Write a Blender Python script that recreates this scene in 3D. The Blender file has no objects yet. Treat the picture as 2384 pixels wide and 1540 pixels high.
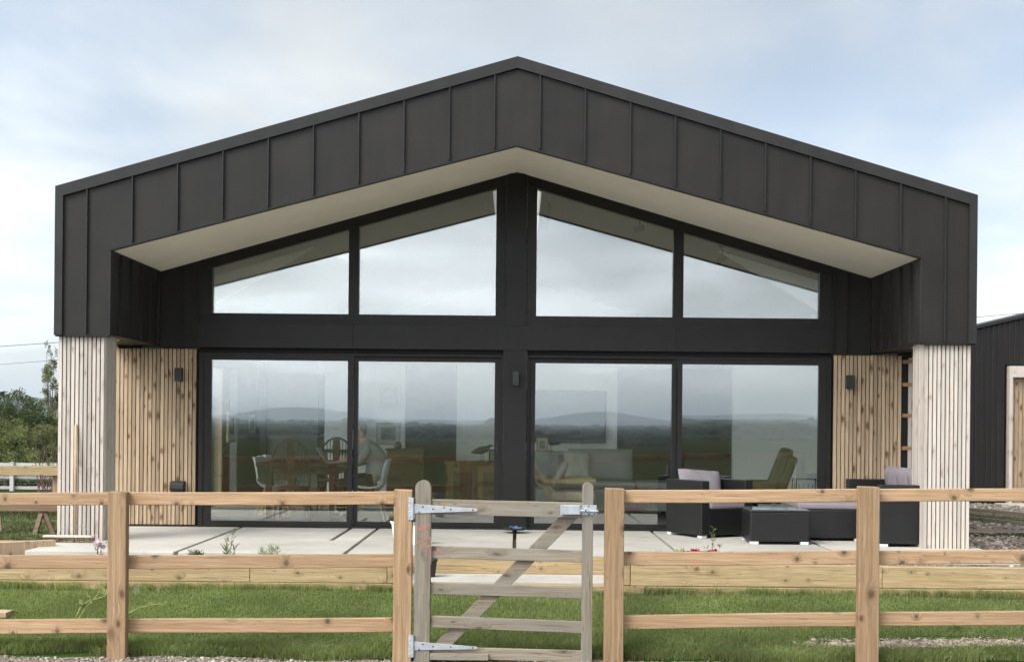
import bpy, bmesh, math, random
import numpy as np
from mathutils import Vector, Matrix, Euler
S = bpy.context.scene
C = S.collection
R = math.radians
rng = random.Random(7)
NP = np.random.default_rng(11)

# ------------------------------------------------------------------ camera
EYE = 1.30; FPX = 2927.0; PU, PV = 1205.0, 985.0; ROLL = R(0.55); IMW, IMH = 2384.0, 1540.0
cam_d = bpy.data.cameras.new('camera'); cam = bpy.data.objects.new('camera', cam_d); C.objects.link(cam)
cr, sr = math.cos(ROLL), math.sin(ROLL)
cam.matrix_world = Matrix(((cr, -sr, 0, 0), (0, 0, -1, 0), (sr, cr, 0, EYE), (0, 0, 0, 1)))
cam_d.sensor_fit = 'HORIZONTAL'; cam_d.sensor_width = 36.0
cam_d.lens = 36.0 * FPX / IMW
cam_d.shift_x = (IMW / 2 - PU) / IMW
cam_d.shift_y = (PV - IMH / 2) / IMW
cam_d.clip_start = 0.05; cam_d.clip_end = 60000
S.camera = cam
def at(u, v, y):
    """survey point: direction (u,v) measured in the photograph, at the real distance y"""
    s = y / FPX; du = u - PU; dv = v - PV
    return Vector(((du * cr + dv * sr) * s, y, EYE + (du * sr - dv * cr) * s))

# ------------------------------------------------------------------ world, sun, exposure
SUN_EL, SUN_AZ = R(47), R(228)      # azimuth measured clockwise from +Y: the sun stands behind the camera, a little to the left
W = bpy.data.worlds.new('World'); S.world = W; W.use_nodes = True
wt = W.node_tree; wt.nodes.clear()
def wn(t, **k):
    n = wt.nodes.new(t)
    for a, b in k.items(): setattr(n, a, b)
    return n
sky = wn('ShaderNodeTexSky', sky_type='NISHITA', sun_disc=False, sun_elevation=SUN_EL, sun_rotation=SUN_AZ)
sky.air_density = 1.0; sky.dust_density = 2.2; sky.ozone_density = 1.0
tc = wn('ShaderNodeTexCoord')
sep = wn('ShaderNodeSeparateXYZ'); wt.links.new(tc.outputs['Generated'], sep.inputs[0])
mz = wn('ShaderNodeMath', operation='MAXIMUM'); wt.links.new(sep.outputs[2], mz.inputs[0]); mz.inputs[1].default_value = 0.0
az = wn('ShaderNodeMath', operation='ADD'); wt.links.new(mz.outputs[0], az.inputs[0]); az.inputs[1].default_value = 0.16
dx = wn('ShaderNodeMath', operation='DIVIDE'); wt.links.new(sep.outputs[0], dx.inputs[0]); wt.links.new(az.outputs[0], dx.inputs[1])
dy = wn('ShaderNodeMath', operation='DIVIDE'); wt.links.new(sep.outputs[1], dy.inputs[0]); wt.links.new(az.outputs[0], dy.inputs[1])
cb = wn('ShaderNodeCombineXYZ'); wt.links.new(dx.outputs[0], cb.inputs[0]); wt.links.new(dy.outputs[0], cb.inputs[1])
n1 = wn('ShaderNodeTexNoise'); n1.inputs['Scale'].default_value = 0.85; n1.inputs['Detail'].default_value = 7; n1.inputs['Roughness'].default_value = 0.52; n1.inputs['Distortion'].default_value = 0.35
wt.links.new(cb.outputs[0], n1.inputs['Vector'])
cr1 = wn('ShaderNodeValToRGB'); wt.links.new(n1.outputs['Fac'], cr1.inputs[0])
cr1.color_ramp.elements[0].position = 0.40; cr1.color_ramp.elements[0].color = (0.42, 0.42, 0.42, 1)
cr1.color_ramp.elements[1].position = 0.60; cr1.color_ramp.elements[1].color = (1, 1, 1, 1)
lum = wn('ShaderNodeRGBToBW'); wt.links.new(sky.outputs[0], lum.inputs[0])
n2 = wn('ShaderNodeTexNoise'); n2.inputs['Scale'].default_value = 1.7; n2.inputs['Detail'].default_value = 5; wt.links.new(cb.outputs[0], n2.inputs['Vector'])
shade = wn('ShaderNodeMapRange'); wt.links.new(n2.outputs['Fac'], shade.inputs[0])
shade.inputs[1].default_value = 0.3; shade.inputs[2].default_value = 0.7; shade.inputs[3].default_value = 0.87; shade.inputs[4].default_value = 1.14
lm0 = wn('ShaderNodeMath', operation='MULTIPLY'); wt.links.new(lum.outputs[0], lm0.inputs[0]); lm0.inputs[1].default_value = 1.08
lm1 = wn('ShaderNodeMath', operation='ADD'); wt.links.new(lm0.outputs[0], lm1.inputs[0]); lm1.inputs[1].default_value = 1.4
flat = wn('ShaderNodeMapRange'); wt.links.new(mz.outputs[0], flat.inputs[0]); flat.inputs[1].default_value = 0.02; flat.inputs[2].default_value = 0.16; flat.inputs[3].default_value = 0.15; flat.inputs[4].default_value = 1.0
shm = wn('ShaderNodeMixRGB'); shm.inputs[1].default_value = (1.05, 1.05, 1.05, 1); wt.links.new(flat.outputs[0], shm.inputs[0]); wt.links.new(shade.outputs[0], shm.inputs[2])
lm = wn('ShaderNodeMath', operation='MULTIPLY'); wt.links.new(lm1.outputs[0], lm.inputs[0]); wt.links.new(shm.outputs[0], lm.inputs[1])
sdv = Vector((math.sin(SUN_AZ)*math.cos(SUN_EL), math.cos(SUN_AZ)*math.cos(SUN_EL), math.sin(SUN_EL)))     # cloud is brighter towards the veiled sun
dt_ = wn('ShaderNodeVectorMath', operation='DOT_PRODUCT'); wt.links.new(tc.outputs['Generated'], dt_.inputs[0]); dt_.inputs[1].default_value = sdv
fw_ = wn('ShaderNodeMapRange'); wt.links.new(dt_.outputs['Value'], fw_.inputs[0]); fw_.inputs[1].default_value = -0.2; fw_.inputs[2].default_value = 1.0; fw_.inputs[3].default_value = 0.0; fw_.inputs[4].default_value = 1.0
fp_ = wn('ShaderNodeMath', operation='POWER'); wt.links.new(fw_.outputs[0], fp_.inputs[0]); fp_.inputs[1].default_value = 1.0
fm_ = wn('ShaderNodeMath', operation='MULTIPLY_ADD'); wt.links.new(fp_.outputs[0], fm_.inputs[0]); fm_.inputs[1].default_value = 2.05; fm_.inputs[2].default_value = 1.0
lm_ = wn('ShaderNodeMath', operation='MULTIPLY'); wt.links.new(lm.outputs[0], lm_.inputs[0]); wt.links.new(fm_.outputs[0], lm_.inputs[1]); lm = lm_
hb_ = wn('ShaderNodeMapRange'); wt.links.new(mz.outputs[0], hb_.inputs[0]); hb_.inputs[1].default_value = 0.0; hb_.inputs[2].default_value = 0.25; hb_.inputs[3].default_value = 1.2; hb_.inputs[4].default_value = 1.0    # paler, thicker cloud towards the horizon
lh_ = wn('ShaderNodeMath', operation='MULTIPLY'); wt.links.new(lm.outputs[0], lh_.inputs[0]); wt.links.new(hb_.outputs[0], lh_.inputs[1]); lm = lh_
ctint = wn('ShaderNodeMixRGB', blend_type='MULTIPLY'); ctint.inputs[0].default_value = 1.0; ctint.inputs[1].default_value = (0.935, 0.99, 1.02, 1); wt.links.new(lm.outputs[0], ctint.inputs[2])
lowz = wn('ShaderNodeMapRange'); wt.links.new(mz.outputs[0], lowz.inputs[0]); lowz.inputs[1].default_value = 0.0; lowz.inputs[2].default_value = 0.22; lowz.inputs[3].default_value = 0.95; lowz.inputs[4].default_value = 0.0
cmax = wn('ShaderNodeMath', operation='MAXIMUM'); wt.links.new(cr1.outputs[0], cmax.inputs[0]); wt.links.new(lowz.outputs[0], cmax.inputs[1])
mixs = wn('ShaderNodeMixRGB'); wt.links.new(cmax.outputs[0], mixs.inputs[0]); wt.links.new(sky.outputs[0], mixs.inputs[1]); wt.links.new(ctint.outputs[0], mixs.inputs[2])
bg = wn('ShaderNodeBackground'); wt.links.new(mixs.outputs[0], bg.inputs[0]); bg.inputs[1].default_value = 0.15
wo = wn('ShaderNodeOutputWorld'); wt.links.new(bg.outputs[0], wo.inputs[0])
sun_d = bpy.data.lights.new('sun', 'SUN'); sun_d.energy = 1.85; sun_d.angle = R(26); sun_d.color = (1.0, 0.955, 0.89)
sun = bpy.data.objects.new('sun', sun_d); C.objects.link(sun)
_sd = Vector((math.sin(SUN_AZ) * math.cos(SUN_EL), math.cos(SUN_AZ) * math.cos(SUN_EL), math.sin(SUN_EL)))
sun.rotation_euler = _sd.to_track_quat('Z', 'Y').to_euler(); sun.location = _sd * 60
vs = S.view_settings; vs.view_transform = 'Standard'; vs.look = 'None'; vs.exposure = 0.33; vs.gamma = 1.0; vs.use_curve_mapping = False
S.cycles.use_denoising = True; S.cycles.max_bounces = 9; S.cycles.transparent_max_bounces = 14; S.cycles.sample_clamp_indirect = 6.0
S.cycles.volume_bounces = 1; S.cycles.caustics_reflective = False; S.cycles.caustics_refractive = False

# ------------------------------------------------------------------ mesh helpers
class MB:
    def __init__(s): s.v = []; s.f = []
    def add(s, vs, fs):
        n = len(s.v); s.v += [tuple(p) for p in vs]; s.f += [tuple(i + n for i in f) for f in fs]; return s
    def box(s, x0, x1, y0, y1, z0, z1):
        return s.add([(x0,y0,z0),(x1,y0,z0),(x1,y1,z0),(x0,y1,z0),(x0,y0,z1),(x1,y0,z1),(x1,y1,z1),(x0,y1,z1)],
                     [(0,3,2,1),(4,5,6,7),(0,1,5,4),(1,2,6,5),(2,3,7,6),(3,0,4,7)])
    def hexa(s, p):      # eight points: bottom ring 0-3, top ring 4-7
        return s.add(p, [(0,3,2,1),(4,5,6,7),(0,1,5,4),(1,2,6,5),(2,3,7,6),(3,0,4,7)])
    def prism(s, poly, y0, y1):   # polygon in xz, counter-clockwise seen from -y, pushed along y
        n = len(poly)
        return s.add([(x,y0,z) for x,z in poly] + [(x,y1,z) for x,z in poly],
                     [tuple(range(n)), tuple(range(2*n-1, n-1, -1))] + [(i, n+i, n+(i+1)%n, (i+1)%n) for i in range(n)])
    def prismz(s, poly, z0, z1):
        n = len(poly)
        return s.add([(x,y,z0) for x,y in poly] + [(x,y,z1) for x,y in poly],
                     [tuple(range(n-1,-1,-1)), tuple(range(n, 2*n))] + [(i, (i+1)%n, n+(i+1)%n, n+i) for i in range(n)])
    def prismx(s, poly, x0, x1):  # polygon in yz
        n = len(poly)
        return s.add([(x0,y,z) for y,z in poly] + [(x1,y,z) for y,z in poly],
                     [tuple(range(n-1,-1,-1)), tuple(range(n, 2*n))] + [(i, (i+1)%n, n+(i+1)%n, n+i) for i in range(n)])
    def bar(s, a, b, w, t, up=(0,0,1)):   # rectangular bar from a to b: w across (in the plane of up), t thick
        a = Vector(a); b = Vector(b); d = (b - a).normalized(); up = Vector(up)
        x = d.cross(up)
        if x.length < 1e-4: x = d.cross(Vector((0,1,0)))
        x.normalize(); z = x.cross(d)
        q = [(-1,-1),(1,-1),(1,1),(-1,1)]
        return s.hexa([a + x*(t/2*i) + z*(w/2*j) for i,j in q] + [b + x*(t/2*i) + z*(w/2*j) for i,j in q])
    def tube(s, pts, rad, n=8, cap=True):
        pts = [Vector(p) for p in pts]
        if not hasattr(rad, '__len__'): rad = [rad]*len(pts)
        vs = []; prev = None
        for i, p in enumerate(pts):
            d = (pts[min(i+1, len(pts)-1)] - pts[max(i-1, 0)]).normalized()
            if prev is None:
                x = d.cross(Vector((0.31, 0.17, 0.93)));
                if x.length < 1e-3: x = d.cross(Vector((1,0,0)))
            else: x = prev - d * prev.dot(d)
            x.normalize(); prev = x; y = d.cross(x)
            vs += [p + (x*math.cos(2*math.pi*k/n) + y*math.sin(2*math.pi*k/n)) * rad[i] for k in range(n)]
        fs = []
        for i in range(len(pts)-1):
            for k in range(n): fs.append((i*n+k, i*n+(k+1)%n, (i+1)*n+(k+1)%n, (i+1)*n+k))
        if cap: fs += [tuple(range(n-1,-1,-1)), tuple((len(pts)-1)*n+k for k in range(n))]
        return s.add(vs, fs)
    def lathe(s, prof, c=(0,0,0), n=16):
        vs = []; fs = []; m = len(prof)
        for k in range(n):
            a = 2*math.pi*k/n
            vs += [(c[0]+r*math.cos(a), c[1]+r*math.sin(a), c[2]+z) for r, z in prof]
        for k in range(n):
            for i in range(m-1): fs.append((k*m+i, ((k+1)%n)*m+i, ((k+1)%n)*m+i+1, k*m+i+1))
        return s.add(vs, fs)
    def grid(s, fn, nu, nv):
        vs = [fn(i/(nu), j/(nv)) for j in range(nv+1) for i in range(nu+1)]
        return s.add(vs, [(j*(nu+1)+i, j*(nu+1)+i+1, (j+1)*(nu+1)+i+1, (j+1)*(nu+1)+i) for j in range(nv) for i in range(nu)])
    def mesh(s, name, smooth=False):
        me = bpy.data.meshes.new(name); me.from_pydata(s.v, [], s.f); me.update()
        if smooth:
            me.polygons.foreach_set('use_smooth', [True]*len(me.polygons))
        return me
    def build(s, name, mat, parent=None, loc=(0,0,0), W=False, smooth=False, bev=0.0, sub=0, rot=None, fixn=False):
        me = s.mesh(name, smooth)
        if fixn:
            b = bmesh.new(); b.from_mesh(me); bmesh.ops.recalc_face_normals(b, faces=b.faces); b.to_mesh(me); b.free()
        return link(name, me, mat, parent, loc, W, bev, sub, rot)
def wloc(o):
    v = Vector((0,0,0))
    while o is not None: v += o.location; o = o.parent
    return v
def link(name, me, mat, parent=None, loc=(0,0,0), W=False, bev=0.0, sub=0, rot=None):
    o = bpy.data.objects.new(name, me); C.objects.link(o)
    if mat is not None and not me.materials: me.materials.append(mat)
    o.parent = parent
    o.location = Vector(loc) - (wloc(parent) if (W and parent is not None) else Vector((0,0,0)))
    if rot: o.rotation_euler = rot
    if bev:
        m = o.modifiers.new('bevel', 'BEVEL'); m.width = bev; m.segments = 2; m.limit_method = 'ANGLE'; m.angle_limit = R(40)
    if sub:
        m = o.modifiers.new('sub', 'SUBSURF'); m.levels = sub; m.render_levels = sub
    return o
def tag(o, label=None, cat=None, group=None, kind=None):
    if label: o['label'] = label
    if cat: o['category'] = cat
    if group: o['group'] = group
    if kind: o['kind'] = kind
    return o
def thing(name, label, cat, loc=(0,0,0), rz=0.0, group=None):
    o = bpy.data.objects.new(name, None); C.objects.link(o); o.location = loc; o.rotation_euler = (0,0,rz); o.empty_display_size = 0.2
    return tag(o, label, cat, group)
def copy_tree(o, parent=None):
    c = o.copy(); C.objects.link(c); c.parent = parent
    for ch in list(o.children): copy_tree(ch, c)
    return c
def tri_mesh(name, verts, faces_n, mat, mats=None):
    """numpy triangles: verts (3n,3)"""
    n = len(verts)//3
    me = bpy.data.meshes.new(name); me.vertices.add(len(verts)); me.vertices.foreach_set('co', verts.astype(np.float32).ravel())
    me.loops.add(3*n); me.loops.foreach_set('vertex_index', np.arange(3*n, dtype=np.int32))
    me.polygons.add(n); me.polygons.foreach_set('loop_start', np.arange(0, 3*n, 3, dtype=np.int32))
    me.update(calc_edges=True)
    return me

# ------------------------------------------------------------------ materials
class NT:
    def __init__(s, name):
        s.m = bpy.data.materials.new(name); s.m.use_nodes = True; s.t = s.m.node_tree; s.b = s.t.nodes['Principled BSDF']; s.o = s.t.nodes['Material Output']
    def n(s, t, **k):
        nd = s.t.nodes.new(t)
        for a, b in k.items(): setattr(nd, a, b)
        return nd
    def put(s, sock, v):
        if isinstance(v, bpy.types.NodeSocket): s.t.links.new(v, sock)
        elif isinstance(v, tuple) and len(v) == 3 and sock.type == 'RGBA': sock.default_value = (*v, 1)
        else: sock.default_value = v
    def math(s, op, a, b=0.0, c=None):
        nd = s.n('ShaderNodeMath', operation=op); s.put(nd.inputs[0], a); s.put(nd.inputs[1], b)
        if c is not None: s.put(nd.inputs[2], c)
        return nd.outputs[0]
    def mr(s, v, a, b, c, d, smooth=False):
        nd = s.n('ShaderNodeMapRange'); nd.interpolation_type = 'SMOOTHSTEP' if smooth else 'LINEAR'
        s.put(nd.inputs[0], v)
        for i, q in enumerate((a, b, c, d)): nd.inputs[1+i].default_value = q
        return nd.outputs[0]
    def mix(s, f, a, b, mode='MIX'):
        nd = s.n('ShaderNodeMixRGB', blend_type=mode); s.put(nd.inputs[0], f); s.put(nd.inputs[1], a); s.put(nd.inputs[2], b); return nd.outputs[0]
    def noise(s, vec, sc, det=3, ro=0.5, dist=0.0):
        nd = s.n('ShaderNodeTexNoise'); s.put(nd.inputs['Vector'], vec); nd.inputs['Scale'].default_value = sc; nd.inputs['Detail'].default_value = det
        nd.inputs['Roughness'].default_value = ro; nd.inputs['Distortion'].default_value = dist; return nd.outputs['Fac']
    def obj(s): return s.n('ShaderNodeTexCoord').outputs['Object']
    def rnd(s): return s.n('ShaderNodeObjectInfo').outputs['Random']
    def vec(s, x, y, z):
        nd = s.n('ShaderNodeCombineXYZ'); s.put(nd.inputs[0], x); s.put(nd.inputs[1], y); s.put(nd.inputs[2], z); return nd.outputs[0]
    def xyz(s, v):
        nd = s.n('ShaderNodeSeparateXYZ'); s.put(nd.inputs[0], v); return nd.outputs
    def bump(s, h, st=0.3, dist=0.01):
        nd = s.n('ShaderNodeBump'); s.put(nd.inputs['Height'], h); nd.inputs['Strength'].default_value = st; nd.inputs['Distance'].default_value = dist
        s.put(s.b.inputs['Normal'], nd.outputs[0])
    def fin(s, col, rough=0.6, spec=0.4, metal=0.0):
        s.put(s.b.inputs['Base Color'], col); s.put(s.b.inputs['Roughness'], rough); s.b.inputs['Specular IOR Level'].default_value = spec; s.b.inputs['Metallic'].default_value = metal
        return s.m
def plain(name, col, rough=0.6, spec=0.4, metal=0.0, var=0.12, vs=6.0, bump=0.0):
    t = NT(name); p = t.obj()
    nz = t.noise(p, vs, 4, 0.6)
    k = t.mr(nz, 0.25, 0.75, 1-var, 1+var)
    if bump: t.bump(t.noise(p, vs*8, 3, 0.6), bump, 0.004)
    return t.fin(t.mix(1.0, col, k, 'MULTIPLY'), rough, spec, metal)
def wood(name, c1, c2, ck, axis='Z', knots=2.4, kw=8.0, rough=0.72, var=0.16, fine=220.0, kset=(0.05, 0.17), grey=None, kamt=0.85, split=0.0, pk=(.25, .45)):
    t = NT(name); p = t.xyz(t.obj()); r = t.rnd()
    off = t.math('MULTIPLY', r, 61.7)
    L, A, B = {'Z': (p[2], p[0], p[1]), 'X': (p[0], p[2], p[1]), 'Y': (p[1], p[0], p[2])}[axis]
    L = t.math('ADD', L, off); A = t.math('ADD', t.math('ADD', A, B), t.math('MULTIPLY', r, 17.3))
    vo = t.n('ShaderNodeTexVoronoi', voronoi_dimensions='2D'); t.put(vo.inputs['Vector'], t.vec(t.math('MULTIPLY', L, knots), t.math('MULTIPLY', A, kw), 0.0)); vo.inputs['Scale'].default_value = 1.0
    d = t.math('DIVIDE', vo.outputs['Distance'], t.mr(t.xyz(vo.outputs['Color'])[1], 0, 1, .45, 1.35))
    dn = t.math('ADD', d, t.mr(t.noise(t.vec(t.math('MULTIPLY', L, 25), t.math('MULTIPLY', A, 40), B), 1.0, 2), 0.2, 0.8, -0.04, 0.04))
    pick = t.mr(t.xyz(vo.outputs['Color'])[0], pk[0], pk[1], 0, 1)
    km = t.math('MULTIPLY', t.mr(dn, kset[0], kset[1], 1, 0, True), pick)
    halo = t.math('MULTIPLY', t.mr(d, 0.06, 0.40, 1, 0, True), pick)
    g = t.math('ADD', t.math('MULTIPLY', A, 42), t.math('MULTIPLY', halo, 2.6))
    gr = t.noise(t.vec(t.math('MULTIPLY', L, 1.3), g, t.math('MULTIPLY', B, 30)), 1.0, 3, 0.6)
    fg = t.noise(t.vec(t.math('MULTIPLY', L, 5), t.math('ADD', t.math('MULTIPLY', A, fine), t.math('MULTIPLY', halo, 9)), t.math('MULTIPLY', B, fine)), 1.0, 2, 0.5)
    col = t.mix(t.mr(gr, 0.36, 0.62, 0, 1), c1, c2)
    col = t.mix(1.0, col, t.mr(fg, 0.3, 0.7, 0.78, 1.15), 'MULTIPLY')
    if grey:
        gm = t.noise(t.vec(t.math('MULTIPLY', L, 1.1), t.math('MULTIPLY', A, 5), t.math('MULTIPLY', B, 5)), 1.0, 4, 0.65)
        col = t.mix(t.mr(gm, 0.38, 0.66, 0, 0.85), col, grey)
    col = t.mix(t.math('MULTIPLY', halo, 0.28), col, ck)
    col = t.mix(t.math('MULTIPLY', km, kamt), col, ck)
    if split:
        sp = t.noise(t.vec(t.math('MULTIPLY', L, 0.8), t.math('MULTIPLY', A, 26), B), 1.0, 2)
        sm = t.mr(t.math('ABSOLUTE', t.math('SUBTRACT', sp, 0.5)), 0.0, 0.007, split, 0)
        col = t.mix(sm, col, tuple(q*0.4 for q in ck))
    col = t.mix(1.0, col, t.mr(r, 0, 1, 1-var, 1+var), 'MULTIPLY')
    t.bump(t.math('ADD', t.math('MULTIPLY', fg, 0.5), gr), 0.25, 0.004)
    return t.fin(col, rough, 0.25)
M = {}
def zinc(name, base, rough, var=0.17):
    t = NT(name); p = t.obj(); r = t.rnd()
    nz = t.noise(p, 2.2, 5, 0.6); st = t.noise(t.vec(*[t.math('MULTIPLY', q, k) for q, k in zip(t.xyz(p), (9, 9, 0.9))]), 1.0, 3)
    k = t.math('MULTIPLY', t.mr(nz, 0.3, 0.7, 1-var, 1+var), t.math('MULTIPLY', t.mr(st, 0.3, 0.7, 0.90, 1.10), t.mr(r, 0, 1, 0.90, 1.10)))
    t.bump(t.noise(t.vec(*[t.math('ADD', q, t.math('MULTIPLY', r, 9)) for q in t.xyz(p)]), 1.7, 2), 0.55, 0.03)
    return t.fin(t.mix(1.0, base, k, 'MULTIPLY'), t.mr(nz, 0.3, 0.7, rough-0.05, rough+0.08), 0.22)
M['zinc'] = zinc('dark_zinc', (0.0175, 0.0153, 0.0138), 0.55)
M['trim'] = zinc('dark_zinc_trim', (0.0215, 0.0200, 0.0195), 0.48)
M['frame'] = zinc('dark_aluminium', (0.0140, 0.0125, 0.0115), 0.48)
M['black'] = plain('black_metal', (0.018, 0.018, 0.018), 0.5)
M['gap'] = plain('black_membrane', (0.008, 0.008, 0.008), 0.9)
M['soffit'] = plain('cream_render', (0.90, 0.87, 0.775), 0.85, var=0.05, vs=1.5, bump=0.06)
M['larch_grey'] = wood('weathered_larch', (0.52, 0.45, 0.385), (0.42, 0.355, 0.30), (0.20, 0.155, 0.12), 'Z', 3.6, 8.0, grey=(0.43, 0.39, 0.355), var=0.16, kset=(0.02, 0.16), kamt=.6, pk=(.5, .6))
M['larch'] = wood('fresh_larch', (0.425, 0.315, 0.21), (0.325, 0.23, 0.145), (0.12, 0.065, 0.03), 'Z', 3.6, 7.0, var=0.22, kset=(0.05, 0.21), pk=(.25, .4), kamt=.95)
M['rail'] = wood('fence_softwood', (0.395, 0.262, 0.155), (0.305, 0.19, 0.105), (0.06, 0.045, 0.024), 'X', 5.5, 5.0, kset=(0.03, 0.17), pk=(.45, .55), var=0.10, split=0.5)
M['post'] = wood('post_softwood', (0.335, 0.223, 0.128), (0.245, 0.155, 0.083), (0.085, 0.042, 0.02), 'Z', 3.6, 6.0, kset=(0.04, 0.19), pk=(.35, .5), var=0.12, split=0.5)
M['sleeper'] = wood('treated_pine', (0.40, 0.295, 0.165), (0.32, 0.225, 0.118), (0.10, 0.07, 0.03), 'X', 4.5, 7.0, kset=(0.02, 0.13), pk=(.5, .6), fine=120, var=0.10, split=0.7)
M['gatewood'] = wood('weathered_oak_x', (0.27, 0.22, 0.16), (0.165, 0.135, 0.095), (0.07, 0.05, 0.035), 'X', 2.4, 6.5, grey=(0.21, 0.195, 0.165), var=0.1, fine=150, split=0.8, kset=(.02, .12))
M['gatewoodz'] = wood('weathered_oak_z', (0.27, 0.22, 0.16), (0.165, 0.135, 0.095), (0.07, 0.05, 0.035), 'Z', 2.4, 6.5, grey=(0.21, 0.195, 0.165), var=0.1, fine=150, split=0.8, kset=(.02, .12))
M['oldrail'] = wood('old_grey_rail', (0.42, 0.41, 0.38), (0.32, 0.31, 0.29), (0.12, 0.1, 0.09), 'X', 1.5, 6.0)
M['batten'] = wood('roof_batten', (0.36, 0.2, 0.10), (0.28, 0.15, 0.075), (0.1, 0.05, 0.02), 'X')
M['galv'] = plain('galvanised_steel', (0.42, 0.44, 0.47), 0.42, 0.5, 0.55, 0.2, 20)
M['rust'] = plain('rusty_screw', (0.10, 0.05, 0.03), 0.7)
M['bolt'] = plain('bright_bolt', (0.62, 0.62, 0.60), 0.35, 0.5, 0.7)
M['redpaint'] = plain('faded_red_paint', (0.28, 0.135, 0.105), 0.7, var=0.25, vs=30)
M['greywall'] = plain('grey_wall', (0.12, 0.122, 0.115), 0.85, var=0.03, vs=1)
M['white'] = plain('white_wall', (0.85, 0.85, 0.82), 0.85, var=0.03, vs=1)
M['ceiling'] = plain('ceiling_grey', (0.22, 0.225, 0.205), 0.9, var=0.03, vs=1)
M['plastic'] = plain('white_plastic', (0.72, 0.74, 0.74), 0.35, var=0.02)
M['beech'] = wood('beech_leg', (0.56, 0.42, 0.26), (0.46, 0.33, 0.19), (0.3, 0.2, 0.1), 'Z', 0.5, 3)
M['darkwood'] = wood('dark_stained_wood', (0.15, 0.07, 0.035), (0.10, 0.045, 0.022), (0.04, 0.02, 0.01), 'Z', 1, 4, rough=0.4)
M['pine'] = wood('old_pine', (0.36, 0.24, 0.12), (0.28, 0.175, 0.08), (0.1, 0.06, 0.03), 'Z', 2, 6, rough=0.5)
M['brown'] = wood('brown_veneer', (0.22, 0.14, 0.075), (0.16, 0.10, 0.05), (0.06, 0.03, 0.02), 'X', 1, 5, rough=0.5)
M['chrome'] = plain('chrome', (0.7, 0.7, 0.7), 0.2, 0.5, 1.0, 0.02)
M['silverfoot'] = plain('silver_plastic', (0.62, 0.62, 0.62), 0.4, 0.5, 0.0, 0.03)
def concrete():
    t = NT('brushed_concrete'); p = t.obj()
    a = t.noise(p, 1.1, 5, 0.6); b = t.noise(t.vec(*[t.math('MULTIPLY', q, k) for q, k in zip(t.xyz(p), (2.5, 30, 30))]), 1.0, 3)
    c = t.noise(p, 60, 3, 0.6)
    k = t.math('MULTIPLY', t.mr(a, 0.3, 0.7, 0.80, 1.10), t.math('MULTIPLY', t.mr(b, 0.3, 0.7, 0.93, 1.05), t.mr(c, 0.3, 0.7, 0.95, 1.04)))
    dirt = t.noise(p, 4.5, 6, 0.7); k = t.math('MULTIPLY', k, t.mr(dirt, 0.55, 0.75, 1.0, 0.72))
    k = t.math('MULTIPLY', k, t.mr(t.rnd(), 0, 1, .92, 1.06)); t.bump(b, 0.25, 0.004)
    return t.fin(t.mix(1.0, (0.42, 0.39, 0.342), k, 'MULTIPLY'), 0.85, 0.3)
M['concrete'] = concrete()
def ground_mat(name, cols, scale, bump, rough=0.95, fine=60):
    t = NT(name); p = t.obj()
    a = t.noise(p, scale, 6, 0.65); b = t.noise(p, fine, 4, 0.7)
    col = t.mix(t.mr(a, 0.35, 0.65, 0, 1), cols[0], cols[1])
    col = t.mix(t.mr(b, 0.45, 0.62, 0, 1), col, cols[2])
    t.bump(b, bump, 0.02)
    return t.fin(col, rough, 0.0)
M['soil'] = ground_mat('bare_soil', ((0.20, 0.15, 0.105), (0.15, 0.11, 0.075), (0.30, 0.245, 0.19)), 3, 0.8)
M['sand'] = ground_mat('sandy_soil', ((0.42, 0.33, 0.24), (0.34, 0.27, 0.19), (0.50, 0.42, 0.33)), 5, 0.8)
M['field'] = ground_mat('shaded_rough_field', ((0.032, 0.042, 0.017), (0.055, 0.055, 0.027), (0.026, 0.034, 0.012)), 0.02, 0.6, fine=5)  # cloud shadow over the fields is put into this dark colour
M['roughturf'] = ground_mat('rough_turf', ((0.095, 0.125, 0.042), (0.15, 0.125, 0.082), (0.085, 0.11, 0.036)), 0.9, 0.8)
M['gravelbed'] = ground_mat('gravel_bed', ((0.22, 0.175, 0.145), (0.26, 0.215, 0.18), (0.13, 0.10, 0.08)), 4, 1.0, fine=45)
M['turfbase'] = ground_mat('turf_base', ((0.045, 0.075, 0.018), (0.055, 0.085, 0.02), (0.035, 0.055, 0.014)), 3, 0.5)
def stone():
    t = NT('gravel_stone'); r = t.n('ShaderNodeNewGeometry').outputs['Random Per Island']
    cr_ = t.n('ShaderNodeValToRGB'); t.put(cr_.inputs[0], r)
    e = cr_.color_ramp.elements; e[0].position = 0; e[0].color = (0.13, 0.10, 0.08, 1); e[1].position = 1; e[1].color = (0.48, 0.42, 0.36, 1)
    q = e.new(0.35); q.color = (0.23, 0.18, 0.145, 1); q = e.new(0.8); q.color = (0.29, 0.245, 0.205, 1)
    return t.fin(cr_.outputs[0], 0.9, 0.25)
M['stone'] = stone()
def foliage(name, lo, hi, trans=0.35, rough=0.55):
    t = NT(name); r = t.n('ShaderNodeNewGeometry').outputs['Random Per Island']
    col = t.mix(r, lo, hi)
    big = t.noise(t.obj(), 1.3, 3); col = t.mix(1.0, col, t.mr(big, 0.3, 0.7, 0.70, 1.24), 'MULTIPLY')
    t.fin(col, rough, 0.25)
    tr = t.n('ShaderNodeBsdfTranslucent'); t.put(tr.inputs[0], t.mix(1.0, col, (1.5, 1.6, 0.8), 'MULTIPLY'))
    mx = t.n('ShaderNodeMixShader'); mx.inputs[0].default_value = trans
    t.t.links.new(t.b.outputs[0], mx.inputs[1]); t.t.links.new(tr.outputs[0], mx.inputs[2]); t.t.links.new(mx.outputs[0], t.o.inputs[0])
    return t.m
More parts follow.
